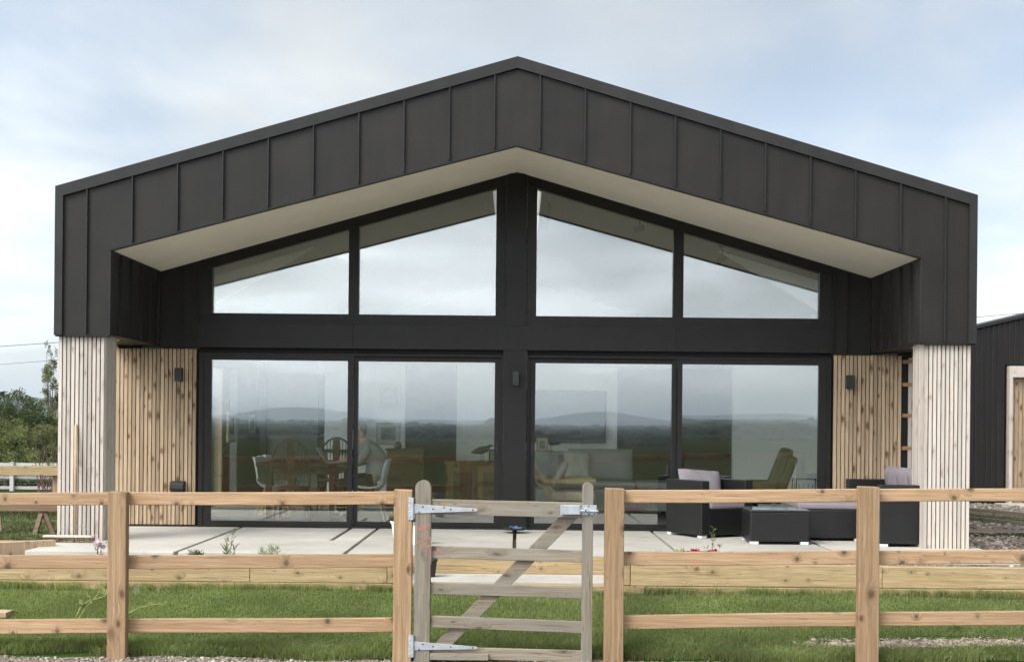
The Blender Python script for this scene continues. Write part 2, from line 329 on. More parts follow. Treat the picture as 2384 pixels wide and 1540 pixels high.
M['grass'] = foliage('lawn_grass', (0.145, 0.178, 0.062), (0.265, 0.295, 0.128), 0.42)
M['leaf'] = foliage('bush_leaf', (0.045, 0.063, 0.024), (0.09, 0.11, 0.042))
M['leaf_dark'] = foliage('dark_leaf', (0.035, 0.058, 0.018), (0.07, 0.10, 0.03))
M['leaf_light'] = foliage('light_leaf', (0.11, 0.13, 0.048), (0.19, 0.205, 0.085))
M['leaf_olive'] = foliage('olive_leaf', (0.11, 0.12, 0.05), (0.17, 0.175, 0.08))
M['vine'] = foliage('vine_leaf', (0.30, 0.34, 0.11), (0.43, 0.45, 0.19), .3)
M['leaf_silver'] = foliage('silver_leaf', (0.30, 0.34, 0.20), (0.45, 0.47, 0.31))
M['conifer'] = foliage('conifer_leaf', (0.025, 0.045, 0.018), (0.05, 0.075, 0.03), 0.1)
M['bark'] = plain('bark', (0.10, 0.075, 0.055), 0.9, var=0.3, vs=12)
M['twig'] = plain('reddish_twig', (0.14, 0.075, 0.055), 0.8)
M['farwood'] = plain('far_woodland', (0.038, 0.048, 0.022), 0.95, 0.1, 0, 0.5, 0.05)
M['hill'] = plain('hill_pasture', (0.050, 0.066, 0.055), 0.95, 0.1, 0, 0.35, 0.002)
M['petal_red'] = foliage('red_petal', (0.32, 0.015, 0.04), (0.45, 0.03, 0.08), 0.2)
M['petal_lilac'] = foliage('lilac_petal', (0.55, 0.38, 0.55), (0.75, 0.6, 0.72), 0.3)
M['petal_yellow'] = foliage('yellow_petal', (0.6, 0.5, 0.05), (0.75, 0.62, 0.12), 0.2)
M['petal_violet'] = foliage('violet_petal', (0.10, 0.05, 0.3), (0.2, 0.12, 0.45), 0.2)
def rattan():
    t = NT('black_rattan'); p = t.xyz(t.obj())
    h = t.math('ADD', p[0], p[1])
    br = t.n('ShaderNodeTexBrick'); t.put(br.inputs['Vector'], t.vec(h, p[2], 0.0)); br.inputs['Scale'].default_value = 1.0
    br.inputs['Brick Width'].default_value = 0.05; br.inputs['Row Height'].default_value = 0.02; br.inputs['Mortar Size'].default_value = 0.0055; br.inputs['Mortar Smooth'].default_value = 1.0
    br.offset = 0.5
    t.bump(br.outputs['Fac'], -1.0, 0.012)
    return t.fin(t.mix(br.outputs['Fac'], (0.010, 0.0095, 0.009), (0.0012, 0.0012, 0.0012)), 0.42, 0.4)
M['rattan'] = rattan()
def fabric(name, col, sc=300):
    t = NT(name); p = t.obj(); nz = t.noise(p, 5, 3); w = t.noise(p, sc, 2)
    t.bump(t.noise(p, 9, 3), 0.3, 0.02)
    return t.fin(t.mix(1.0, t.mix(1.0, col, t.mr(nz, 0.3, 0.7, 0.9, 1.08), 'MULTIPLY'), t.mr(w, 0.3, 0.7, 0.93, 1.06), 'MULTIPLY'), 0.9, 0.15)
M['cushion'] = fabric('mauve_cushion', (0.21, 0.182, 0.193))
M['shirt'] = fabric('grey_shirt', (0.30, 0.30, 0.30))
M['trousers'] = fabric('dark_trousers', (0.03, 0.022, 0.025))
M['sofa'] = fabric('grey_sofa', (0.34, 0.34, 0.34))
M['beige'] = fabric('beige_fabric', (0.50, 0.42, 0.35))
M['cream'] = fabric('cream_fabric', (0.55, 0.55, 0.48))
M['skin'] = plain('skin', (0.52, 0.31, 0.22), 0.5, var=0.05)
M['hair'] = plain('grey_brown_hair', (0.12, 0.095, 0.075), 0.6, var=0.4, vs=60)
M['leather'] = plain('olive_leather', (0.085, 0.07, 0.018), 0.4, var=0.15)
M['floor'] = plain('grey_floor', (0.24, 0.225, 0.205), 0.35, var=0.08, vs=2)
M['glasstop'] = plain('glass_table_top', (0.10, 0.115, 0.12), 0.06, 0.9, var=0.02)
M['bluecloth'] = fabric('blue_cloth', (0.08, 0.13, 0.22))
M['coir'] = plain('coir_bristle', (0.16, 0.105, 0.06), 0.9, var=0.3, vs=80)
M['brush'] = wood('broom_wood', (0.38, 0.29, 0.195), (0.32, 0.24, 0.155), (0.2, 0.12, 0.07), 'Z', 0.8, 4)
M['screen'] = plain('laptop_screen', (0.05, 0.055, 0.06), 0.2)
M['tv'] = plain('tv_screen', (0.012, 0.012, 0.014), 0.12, 0.5)
M['art1'] = ground_mat('painting_land', ((0.35, 0.30, 0.12), (0.12, 0.13, 0.10), (0.30, 0.33, 0.38)), 5, 0.0, fine=14)
M['art2'] = ground_mat('painting_pale', ((0.55, 0.62, 0.68), (0.65, 0.66, 0.62), (0.45, 0.52, 0.56)), 5, 0.0, fine=14)
M['silverframe'] = plain('silver_frame', (0.42, 0.42, 0.40), 0.4, 0.5, 0.3)
M['goldframe'] = plain('gilt_frame', (0.36, 0.27, 0.10), 0.4, 0.5, 0.4)
M['birdwood'] = plain('carved_bird', (0.09, 0.075, 0.055), 0.5, var=0.3)
M['teal'] = plain('teal_board', (0.01, 0.10, 0.11), 0.5)
M['cable'] = plain('power_cable', (0.04, 0.04, 0.045), 0.6)
M['wire'] = plain('fence_wire', (0.22, 0.24, 0.24), 0.5, 0.5, 0.5)
def glass(name, r0, tint):
    t = NT(name); t.t.nodes.remove(t.b)
    tr = t.n('ShaderNodeBsdfTransparent'); tr.inputs[0].default_value = (*tint, 1)
    gl = t.n('ShaderNodeBsdfGlossy'); gl.inputs[0].default_value = (0.97, 0.985, 1.0, 1); gl.inputs['Roughness'].default_value = 0.0
    lw = t.n('ShaderNodeLayerWeight'); lw.inputs[0].default_value = 0.12
    f = t.math('ADD', r0, t.math('MULTIPLY', lw.outputs['Fresnel'], 0.75))
    mx = t.n('ShaderNodeMixShader'); t.put(mx.inputs[0], f)
    bp = t.n('ShaderNodeBump'); bp.inputs['Strength'].default_value = 0.02; bp.inputs['Distance'].default_value = 0.02
    t.put(bp.inputs['Height'], t.noise(t.obj(), 0.9, 1)); va = t.n('ShaderNodeVectorMath', operation='ADD'); t.put(va.inputs[0], bp.outputs[0])
    rr = t.rnd(); t.put(va.inputs[1], t.vec(t.mr(rr, 0, 1, -.002, .002), 0.0, t.mr(t.math('FRACT', t.math('MULTIPLY', rr, 17.0)), 0, 1, -.0025, .0025)))
    vnm = t.n('ShaderNodeVectorMath', operation='NORMALIZE'); t.put(vnm.inputs[0], va.outputs[0]); t.put(gl.inputs['Normal'], vnm.outputs[0])
    t.t.links.new(tr.outputs[0], mx.inputs[1]); t.t.links.new(gl.outputs[0], mx.inputs[2]); t.t.links.new(mx.outputs[0], t.o.inputs[0])
    return t.m
M['addedglass'] = glass('added_opening_glass', 0.05, (0.95, 0.96, 0.95))  # clear glazing for the added ridge and side openings
M['glass'] = glass('coated_glass', 0.16, (0.95, 0.97, 0.955))
M['oldpost'] = wood('brown_trestle_wood', (0.22, 0.145, 0.095), (0.16, 0.10, 0.065), (0.06, 0.035, 0.02), 'X', 2.5, 6)
# ------------------------------------------------------------------ ground
YF = 13.464; D = 1.956; YW = YF + D; X0 = -0.035
FY = 9.72                                    # fence line
GZ = -0.565                                  # gravel level at the fence
SLY = 11.62                                  # face of the sleeper wall
def hz(x, y):
    if y < FY + 0.1: z = GZ if y > -30 else GZ - 0.012 * min(-30 - y, 400) * (1 if y < -30 else 0)
    elif y < SLY + 0.1: z = GZ - 0.04 + (y - FY - 0.1) / (SLY - FY) * 0.24
    elif y < 12.46: z = -0.33
    elif y < 16: z = -0.10
    else:
        l = -0.10 - 0.0375 * (min(y, 40) - 16) - 0.012 * max(0, min(y, 400) - 40)
        r = -0.03 - 0.004 * (min(y, 60) - 16)
        w = min(1, max(0, (x - 1) / 3)); z = l * (1 - w) + r * w
    return z
def spaced(fine0, fine1, step, far):
    a = list(np.arange(fine0, fine1 + 1e-6, step)); d = step
    while a[-1] < far: d *= 1.35; a.append(a[-1] + d)
    d = step
    while a[0] > -far: d *= 1.35; a.insert(0, a[0] - d)
    return a
gx = spaced(-12, 12, 1.0, 14000); gy = sorted(set(spaced(6, 46, 2.0, 14000)) | {FY, FY+0.1, SLY, SLY+0.1, 12.45, 12.47, 11.0, 10.4})
g = MB(); nx = len(gx)
for y in gy:
    for x in gx:
        z = hz(x, y)
        g.v.append((x, y, z))
for j in range(len(gy) - 1):
    for i in range(nx - 1): g.f.append((j*nx+i, j*nx+i+1, (j+1)*nx+i+1, (j+1)*nx+i))
tag(g.build('ground', M['field']), kind='structure')
# gravel margin by the fence
NPt = np.random.default_rng(3)
def rough_sheet(name, x0, x1, y0, y1, zf, mat, nx, ny, amp, kind='structure', edge=0.0):
    h = NPt.normal(0, amp, (ny+1, nx+1))
    m = MB()
    for j in range(ny+1):
        for i in range(nx+1):
            x = x0 + (x1-x0)*i/nx; y = y0 + (y1-y0)*j/ny
            z = zf(x, y) + h[j, i]
            if edge and (j in (0, ny) or i in (0, nx)): z -= edge
            m.v.append((x, y, z))
    for j in range(ny):
        for i in range(nx): m.f.append((j*(nx+1)+i, j*(nx+1)+i+1, (j+1)*(nx+1)+i+1, (j+1)*(nx+1)+i))
    return tag(m.build(name, mat, smooth=True), kind=kind)
rough_sheet('gravel_path', -7, 7, 6.4, FY + 0.27, lambda x, y: GZ + 0.010 + 0.012*math.sin(x*3.1)*math.sin(y*4+x), M['gravelbed'], 160, 50, 0.006)
# lawn: a sloping turf sheet with a soft raised front edge
LY0 = FY + 0.10
def lawn_edge(x): return LY0 + 0.05*math.sin(x*1.7+1) + 0.03*math.sin(x*5.3)
def lawn_z(x, y):
    t = (y - LY0) / (SLY - LY0)
    z = -0.485 + 0.225 * t + 0.012*math.sin(x*1.3+y*2)
    e = y - lawn_edge(x)
    if e < 0.14: z -= 0.05 * (1 - max(e, 0)/0.14)**2
    return z
def soil_patch(x, y):      # the bare strip in the lawn on the right
    if x < 2.30: return False
    c = 10.18 + 0.03*math.sin(x*4); w = 0.10 + 0.05*math.sin(x*2.3)
    return abs(y - c) < w * min(1, (x - 2.30)/0.35)
m = MB(); LN, LM = 150, 40
for j in range(LM+1):
    for i in range(LN+1):
        x = -7 + 14*i/LN; e = lawn_edge(x); y = e + (SLY + 0.01 - e)*j/LM
        m.v.append((x, y, lawn_z(x, y) - (0.02 if soil_patch(x, y) else 0) - (.06 if j == 0 else 0)))
for j in range(LM):
    for i in range(LN): m.f.append((j*(LN+1)+i, j*(LN+1)+i+1, (j+1)*(LN+1)+i+1, (j+1)*(LN+1)+i))
tag(m.build('lawn', M['turfbase'], smooth=True), kind='structure')
rough_sheet('bare_soil', 2.25, 6.9, 10.02, 10.34, lambda x, y: lawn_z(x, y) - 0.004 - 0.03*(abs(y-10.18)/0.16)**4, M['sand'], 110, 14, 0.006)
# planting bed between sleepers and slabs
rough_sheet('planting_bed', -7, 7, SLY + 0.06, 12.45, lambda x, y: -0.055 if not (-1.16 < x < 1.04 and y < 12.42) else -0.30, M['soil'], 120, 10, 0.008)
rough_sheet('gravel_yard', 4.95, 11, 12.3, 23.5, lambda x, y: hz(x, y) + 0.05 - 0.004*max(0, 16-y), M['gravelbed'], 60, 80, 0.008)
rough_sheet('rough_ground', -9, -4.6, 12.6, 24, lambda x, y: hz(x, y) + 0.03, M['roughturf'], 60, 90, 0.015)

# grass blades
def blades(n, xs, ys, zs, hgt, wid, lean, droop=0.3):
    """n blades: two triangles-strips each as 3 triangles, returned as triangle soup"""
    a = NP.uniform(0, 2*np.pi, n); b = NP.uniform(0, 2*np.pi, n)
    h = hgt * NP.uniform(0.6, 1.25, n); w = wid * NP.uniform(0.7, 1.3, n); l = lean * NP.uniform(0.2, 1.0, n) * h
    base = np.stack([xs, ys, zs], 1)
    side = np.stack([np.cos(a), np.sin(a), np.zeros(n)], 1) * w[:, None] / 2
    d = np.stack([np.cos(b), np.sin(b), np.zeros(n)], 1)
    mid = base + d * (l * 0.35)[:, None] + np.array([0, 0, 1]) * (h * 0.6)[:, None]
    tip = base + d * l[:, None] + np.array([0, 0, 1]) * (h * (1 - droop * 0.4))[:, None]
    A, B, Cc, Dd = base - side, base + side, mid + side*0.7, mid - side*0.7
    return base, np.stack([A, B, Cc, Dd, tip], 1)
def grass_object(name, pts5, mat, label, cat='grass'):
    n = len(pts5)
    me = bpy.data.meshes.new(name); me.vertices.add(5*n); me.vertices.foreach_set('co', pts5.reshape(-1).astype(np.float32))
    idx = (np.arange(n)*5)[:, None] + np.array([0,1,2, 0,2,3, 3,2,4])[None]
    me.loops.add(9*n); me.loops.foreach_set('vertex_index', idx.reshape(-1).astype(np.int32))
    me.polygons.add(3*n); me.polygons.foreach_set('loop_start', np.arange(0, 9*n, 3, dtype=np.int32))
    me.update(calc_edges=True)
    return tag(link(name, me, mat), label, cat, kind='stuff')
def lawn_points(n, x0=-5.9, x1=5.9):
    xs = NP.uniform(x0, x1, n); t = NP.uniform(0, 1, n)
    e = LY0 + 0.05*np.sin(xs*1.7+1) + 0.03*np.sin(xs*5.3)
    ys = e + (SLY - 0.005 - e)*t
    tt = (ys - LY0)/(SLY - LY0); zs = -0.485 + 0.225*tt + 0.012*np.sin(xs*1.3+ys*2)
    ee = np.clip(ys - e, 0, 0.14); zs = zs - 0.05*(1 - ee/0.14)**2
    c = 10.18 + 0.03*np.sin(xs*4); w = (0.10 + 0.05*np.sin(xs*2.3))*np.clip((xs-2.30)/0.35, 0, 1)
    keep = ~((xs > 2.30) & (np.abs(ys-c) < w))
    return xs[keep], ys[keep], zs[keep], e[keep]
xs, ys, zs, e = lawn_points(280000)
hh = 0.027 + 0.008*np.sin(xs*2.1 + 3*np.sin(ys*2.7)) * np.cos(ys*3.1+xs)
_, P1 = blades(len(xs), xs, ys, zs - 0.004, hh, 0.0042, 0.8)
n = 26000                                     # longer unmown blades along the front edge
xs = NP.uniform(-5.8, 5.8, n); e = LY0 + 0.05*np.sin(xs*1.7+1) + 0.03*np.sin(xs*5.3); ys = e + np.abs(NP.normal(0, 0.07, n)); 
zs = -0.485 + 0.225*(ys-LY0)/(SLY-LY0) - 0.05*(1-np.clip(ys-e, 0, 0.14)/0.14)**2
_, P2 = blades(n, xs, ys, zs - 0.004, 0.085, 0.0048, 1.3, 0.6)
n = 9000                                      # tufts against the sleepers
cl = NP.uniform(-5.8, 5.8, 420); xs = cl[NP.integers(0, 420, n)] + NP.normal(0, 0.035, n); ys = SLY - np.abs(NP.normal(0, 0.03, n)) - 0.01
k_ = (xs > -0.95) & (xs < 1.0); 
_, P3 = blades(n, xs, ys, np.full(n, -0.262), np.where(k_, 0.04, 0.085), 0.0042, 0.9)
tp_ = [at(272, 1500, FY).x, at(938, 1500, FY).x, at(1431, 1500, FY).x, at(2025, 1500, FY).x]; n = 2400   # tufts round the post feet
xs = np.array(tp_)[NP.integers(0, 4, n)] + NP.normal(0, .11, n); ys = FY + .10 + np.abs(NP.normal(0, .04, n))
_, P6 = blades(n, xs, ys, np.full(n, -.555), .11, .005, 1.1, .6)
grass_object('lawn_grass', np.concatenate([P1, P2, P3, P6]), M['grass'], 'short mown green lawn grass between the fence and the timber sleepers')
# rough grass on the left-hand ground and weeds on the right-hand strip
n = 85000; xs = NP.uniform(-12, -4.7, n); ys = 12.8 + 22*NP.uniform(0, 1, n)**1.3
dens = np.sin(xs*2.3+ys*1.1)+np.sin(xs*0.9-ys*2.3)+NP.normal(0, 0.6, n); k_ = (dens > -0.7) | (ys > 19); xs, ys = xs[k_], ys[k_]
zs = np.array([hz(a, b) for a, b in zip(xs, ys)]) + 0.03
_, P4 = blades(len(xs), xs, ys, zs, np.where(ys > 19, 0.13, 0.06), np.where(ys > 19, 0.016, 0.011), 0.9)
grass_object('rough_grass', P4, M['leaf'], 'patchy rough grass on the bare ground left of the house')

# loose stones
def pebbles(name, n, xr, yr, zf, size, label, mat, ydist=None):
    base = []
    phi = (1+5**.5)/2
    ico = np.array([(-1,phi,0),(1,phi,0),(-1,-phi,0),(1,-phi,0),(0,-1,phi),(0,1,phi),(0,-1,-phi),(0,1,-phi),(phi,0,-1),(phi,0,1),(-phi,0,-1),(-phi,0,1)])/1.9
    F = np.array([(0,11,5),(0,5,1),(0,1,7),(0,7,10),(0,10,11),(1,5,9),(5,11,4),(11,10,2),(10,7,6),(7,1,8),(3,9,4),(3,4,2),(3,2,6),(3,6,8),(3,8,9),(4,9,5),(2,4,11),(6,2,10),(8,6,7),(9,8,1)])
    x = NP.uniform(*xr, n); y = NP.uniform(*yr, n) if ydist is None else ydist(x, n)
    z = np.array([zf(a, b) for a, b in zip(x, y)])
    s = size * np.exp(NP.normal(0, 0.45, n))
    v = ico[None]*NP.uniform(0.65, 1.25, (n, 12, 1))*s[:, None, None]*np.stack([NP.uniform(0.7, 1.3, n), NP.uniform(0.7, 1.3, n), NP.uniform(0.45, 0.9, n)], 1)[:, None]
    v = v + np.stack([x, y, z], 1)[:, None]
    me = bpy.data.meshes.new(name); me.vertices.add(12*n); me.vertices.foreach_set('co', v.reshape(-1).astype(np.float32))
    idx = (np.arange(n)*12)[:, None, None] + F[None]
    me.loops.add(60*n); me.loops.foreach_set('vertex_index', idx.reshape(-1).astype(np.int32))
    me.polygons.add(20*n); me.polygons.foreach_set('loop_start', np.arange(0, 60*n, 3, dtype=np.int32)); me.update(calc_edges=True)
    return tag(link(name, me, mat), label, 'gravel', kind='stuff')
pebbles('loose_gravel', 24000, (-5.6, 5.6), (8.7, FY+0.13), lambda x, y: GZ + 0.013 + 0.012*math.sin(x*3.1)*math.sin(y*4+x), 0.0075, 'loose pale gravel along the foot of the front fence', M['stone'])
pebbles('yard_gravel', 9000, (4.95, 8.4), (13.2, 22), lambda x, y: hz(x, y) + 0.055 - 0.004*max(0, 16-y), 0.016, 'pinkish brown gravel yard right of the house', M['stone'])
pebbles('soil_crumbs', 2600, (2.4, 6.5), (10.05, 10.32), lambda x, y: lawn_z(x, y), 0.007, 'crumbs of sandy soil on the bare lawn strip at right', M['stone'])
pebbles('bed_crumbs', 2200, (-5.5, 5.5), (SLY+0.17, 12.4), lambda x, y: -0.05 if not -1.25 < x < 1.12 else -0.4, 0.009, 'small stones on the planting bed behind the sleepers', M['stone'])
# ------------------------------------------------------------------ house (local frame: x from the ridge line, y from the porch front, z from the slab)
house = thing('barn_house', 'dark metal clad gabled house with recessed glazed porch and timber columns', 'house', (X0, YF, 0))
HW, HI = 4.93, 4.352                       # outer half width, inner half width of the porch mouth
ZB, ZE, ZA = 2.21, 3.786, 5.219            # cladding foot, eave, apex
ZIC, ZIA, ZWA = 3.125, 4.290, 4.385        # porch mouth corner, porch mouth apex, soffit apex at the wall
SL = (ZA - ZE) / HW
LEN = 13.0
def ztop(x): return ZA - SL * abs(x)
def zmouth(x): return ZIA - (ZIA - ZIC) / HI * abs(x)
def zsof(x): return ZWA - (ZWA - ZIC) / HI * abs(x)
fas = MB()                                 # backing of the fascia
TV, TW = 0.124, 0.085
back = [(-HW+.02, ZB+.02), (-HI-.01, ZB+.02), (-HI-.01, zmouth(HI)+.02), (0, ZIA+.02), (HI+.01, zmouth(HI)+.02), (HI+.01, ZB+.02), (HW-.02, ZB+.02), (HW-.02, ztop(HW-.02)-.06), (0, ZA-.06), (-HW+.02, ztop(HW-.02)-.06)]
fas.prism(back, 0.045, 0.16)
fascia = fas.build('porch_fascia', M['gap'], house)
seams = [0.2438 + 0.483*i for i in range(10)]
def panel_poly(a, b):                      # 0 <= a < b
    g = 0.003; a += g; b -= g; tp = lambda x: ztop(x) - TV + 0.01
    lo = lambda x: zmouth(x)
    if b <= HI: return [(a, lo(a)), (b, lo(b)), (b, tp(b)), (a, tp(a))]
    if a >= HI: return [(a, ZB), (b, ZB), (b, tp(b)), (a, tp(a))]
    return [(a, lo(a)), (HI, lo(HI)), (HI, ZB), (b, ZB), (b, tp(b)), (a, tp(a))]
edges = seams + [HW - TW + 0.01]
c = seams[0] - 0.003
MB().prism([(-c, zmouth(c)), (0, ZIA), (c, zmouth(c)), (c, ztop(c)-TV+.01), (0, ZA-TV+.01), (-c, ztop(c)-TV+.01)], 0.0, 0.046).build('cladding_panel', M['zinc'], fascia)
for sgn in (-1, 1):
    for a, b in zip(edges[:-1], edges[1:]):
        p = panel_poly(a, b)
        if sgn < 0: p = [(-x, z) for x, z in reversed(p)]
        MB().prism(p, 0.0 + rng.uniform(-.0015, .0015), 0.046).build('cladding_panel', M['zinc'], fascia)
    for s_ in seams:
        x = sgn*s_; z0 = zmouth(x) + .012 if s_ < HI else ZB + .008
        MB().box(x-.0065, x+.0065, -0.030, 0.02, z0, ztop(x) - TV + .005).build('standing_seam', M['trim'], fascia)
    # rake trim and corner trim, mitred at ridge and eave
    A = [(0, ZA), (0, ZA-TV), (HW-TW, ztop(HW-TW)-TV), (HW, ZE)]
    if sgn < 0: A = [(-x, z) for x, z in A]
    else: A = A[::-1]
    MB().prism(A[::-1], -0.035, 0.02).build('rake_trim', M['trim'], fascia, fixn=True)
    B = [(HW-TW, ZB-.012), (HW, ZB-.012), (HW, ZE), (HW-TW, ztop(HW-TW)-TV)]
    if sgn < 0: B = [(-x, z) for x, z in reversed(B)]
    MB().prism(B, -0.032, 0.02).build('corner_trim', M['trim'], fascia)
    # thin dark drip edge under the mouth and the inner arris
    E = [(0, ZIA-.022), (HI+.004, zmouth(HI)-.022), (HI+.004, zmouth(HI)+.003), (0, ZIA+.003)]
    if sgn < 0: E = [(-x, z) for x, z in reversed(E)]
    MB().prism(E, -0.008, 0.06).build('drip_edge', M['frame'], fascia)
    x = sgn*HI; MB().box(min(x, x-sgn*.014), max(x, x-sgn*.014), -.006, .05, ZB-.006, zmouth(HI)-.02).build('corner_bead', M['trim'], fascia)
    MB().box(min(sgn*HI, sgn*HW)+.002, max(sgn*HI, sgn*HW)-.002, -.002, .06, ZB-.024, ZB-.001).build('foot_edge', M['frame'], fascia)
# porch soffit: two lofted halves
sof = MB()
for sgn in (-1, 1):
    def fn(a, b, sgn=sgn):
        x = sgn*HI*a; y = 0.07 + (D-0.07+0.02)*b; f = b
        return (x, y, zmouth(x)*(1-f) + zsof(x)*f - 0.004)
    q = MB().grid(fn, 12, 8); sof.add(q.v, q.f)
    q2 = MB().grid(lambda a, b, fn=fn: (fn(a, b)[0], fn(a, b)[1], fn(a, b)[2] + 0.03), 12, 8); sof.add(q2.v, q2.f)
sof.build('porch_soffit', M['soffit'], house)
# porch cheeks with standing seams, the hanging box soffits, columns, timber walls
slat_w = 0.0445
def slat_mesh(name, w, t, h):
    m = MB().box(0, w, 0, t, 0, h); return m.mesh(name)
for sgn in (-1, 1):
    name = 'porch_cheek'
    x0, x1 = sorted((sgn*(HI+.02), sgn*(HI+.10)))
    ck = MB().box(x0, x1, 0.165, D-.002, ZB+.01, zsof(HI)-.001).build(name, M['gap'], house)
    ys_ = [0.0525, 0.35, 0.71, 1.08, 1.44, 1.79, D-.004]
    for a, b in zip(ys_[:-1], ys_[1:]):
        xa, xb = sorted((sgn*HI, sgn*(HI+.021)))
        MB().box(xa, xb, a+.002, b-.002, ZB, zsof(HI)-.012).build('cladding_panel', M['zinc'], ck)
    for y in ys_[1:-1]:
        xa, xb = sorted((sgn*(HI-.03), sgn*(HI+.01)))
        MB().box(xa, xb, y-.007, y+.007, ZB+.01, zsof(HI)-.03).build('standing_seam', M['zinc'], ck)
    xa, xb = sorted((sgn*(HI+.022), sgn*(HW-.001)))
    bs = MB().box(xa, xb, 0.062, D+.3, ZB+.001, ZB+.009).build('box_soffit', M['frame'], house)
    dl = MB(); dl.lathe([(0.0, -.004), (.055, -.004), (.06, 0.0), (.06, .01)], (sgn*4.60, 0.95, ZB), 20)
    dl.build('downlight', M['plastic'], bs)
    # outer side: upper cladding and the long side wall
    xa, xb = sorted((sgn*(HW-.06), sgn*HW))
    MB().box(xa, xb, 0.021, LEN, ZB, ZE-.05).build('side_cladding', M['zinc'], house)
    WY0, WY1, WZ0, WZ1 = 2.3, 7.4, .05, 2.15          # unseen side opening, added to bring daylight into the room
    MB().box(xa, xb, D+.002, WY0, -0.3, ZB-.002).box(xa, xb, WY1, LEN, -0.3, ZB-.002).box(xa, xb, WY0, WY1, -.3, WZ0).box(xa, xb, WY0, WY1, WZ1, ZB-.002).build('side_wall', M['larch'], house)
    MB().box(xa+.02, xb-.02, WY0-.01, WY1+.01, WZ0-.01, WZ1+.01).build('added_side_pane', M['addedglass'], house)
    # column: dark core with slats on four faces
    cx0, cx1 = (4.405, 4.905); cy0, cy1 = 0.045, 0.46
    X0_, X1_ = sorted((sgn*cx0, sgn*cx1))
    col = MB().box(X0_+.024, X1_-.024, cy0+.024, cy1-.024, -0.02, ZB-.004).build('column', M['gap'], house)
    H_ = ZB - 0.003
    nf = 11; pitch = (cx1-cx0)/nf
    mf = slat_mesh('column_slat', pitch-.0125, .022, H_)
    for i in range(nf):
        for yy in (cy0, cy1-.022):
            o = link('slat', mf, M['larch_grey'], col, (X0_ + i*pitch + .003, yy + rng.uniform(-.0012, .0012), -.0))
    ns = 8; ps = (cy1-cy0-.048)/ns
    ms = slat_mesh('column_side_slat', .022, ps-.0105, H_)
    ms = MB().box(0, .022, 0, ps-.0105, 0, H_).mesh('column_side_slat')
    for i in range(ns):
        for xx in (X0_+.0005, X1_-.0225):
            link('slat', ms, M['larch_grey'], col, (xx, cy0+.024 + i*ps + .0025, 0))
    # back wall: black cladding strip above, timber below
    xa, xb = sorted((sgn*3.88, sgn*(HI-.001)))
    zt = lambda x: zsof(x) + .02
    up = MB(); pol = [(xa, 2.185), (xb, 2.185), (xb, zt(xb)), (xa, zt(xa))]
    up.prism(pol, D+.022, D+.12); upo = up.build('upper_wall', M['gap'], house)
    sx = sgn*4.075
    for a, b in ((xa, sx-.002), (sx+.002, xb)) if sgn > 0 else ((xa, sx-.002), (sx+.002, xb)):
        MB().prism([(a, 2.18), (b, 2.18), (b, zt(b)-.024), (a, zt(a)-.024)], D, D+.021).build('cladding_panel', M['zinc'], upo)
    MB().box(sx-.006, sx+.006, D-.025, D+.01, 2.19, zt(sx)-.04).build('standing_seam', M['zinc'], upo)
    MB().box(*sorted((sgn*3.875, sgn*3.905)), D-.03, D+.02, 2.178, zt(3.9)-.03).build('edge_trim', M['frame'], upo)
    xa, xb = sorted((sgn*3.895, sgn*(HW-.02)))
    tw = MB().box(xa, xb, D+.03, D+.14, 0.012, 2.176).build('timber_wall', M['gap'], house)
    xe = 4.895 if sgn < 0 else 4.745
    n = 20 if sgn < 0 else 17
    p_ = (xe - 3.905)/n
    mw = slat_mesh('wall_slat', p_-.0105, .02, 2.15)
    for i in range(n):
        x = (sgn*3.905 + sgn*i*p_) if sgn > 0 else (-3.905 - (i+1)*p_)
        link('slat', mw, M['larch'], tw, (x + .003, D+.0, .022))
    if sgn > 0:                              # unfinished end: battens over the black membrane
        for z in (0.25, 0.62, 1.02, 1.42, 1.80, 2.08):
            MB().box(4.755, 4.90, D+.004, D+.03, z, z+.045).build('batten', M['batten'], tw)
        MB().box(4.83, 4.895, D+.012, D+.032, 0.03, 2.15).build('counter_batten', M['larch_grey'], tw)
# roof slabs and rear gable
for sgn in (-1, 1):
    def rslab(name, xa_, xb_, y0, y1, top, bot, mat, par):
        P = [(sgn*xa_, top(xa_)), (sgn*xb_, top(xb_)), (sgn*xb_, bot(xb_)), (sgn*xa_, bot(xa_))]
        return MB().prism(P[::-1] if sgn > 0 else P, y0, y1).build(name, M[mat], par, fixn=True)
    tp = lambda x: ZA + .012 - SL*x; bt = lambda x: ZA - .11 - SL*x
    RW, RY0, RY1 = .32, 2.5, 11.5                     # glazed ridge opening, added out of sight to brighten the room
    roof = rslab('roof', 0, HW+.01, 0.022, RY0, tp, bt, 'trim', house); rslab('roof', RW, HW+.01, RY0, RY1, tp, bt, 'trim', house); rslab('roof', 0, HW+.01, RY1, LEN, tp, bt, 'trim', house)
    rslab('added_ridge_pane', 0, RW+.05, RY0-.03, RY1+.03, lambda x: tp(x)+.035, lambda x: tp(x)+.015, 'addedglass', house)
    MB().box(*sorted((sgn*RW, sgn*(RW+.02))), RY0, RY1, 4.33-.29*RW, bt(RW)).build('added_ridge_shaft', M['white'], house)
    y = 0.45
    while y < LEN - .1:
        a = Vector((sgn*.05, y, ZA+.012-.05*SL)); b = Vector((sgn*HW, y, ZE+.014)); MB().bar(a, b, .05, .012).build('standing_seam', M['zinc'], roof); y += 0.483
    rslab('ceiling_lining', .0, RW, D+.2, RY0, lambda x: 4.43 - .29*x, lambda x: 4.33 - .29*x, 'ceiling', house)
    rslab('ceiling_lining', RW, 4.6, D+.2, LEN-.1, lambda x: 4.43 - .29*x, lambda x: 4.33 - .29*x, 'ceiling', house)
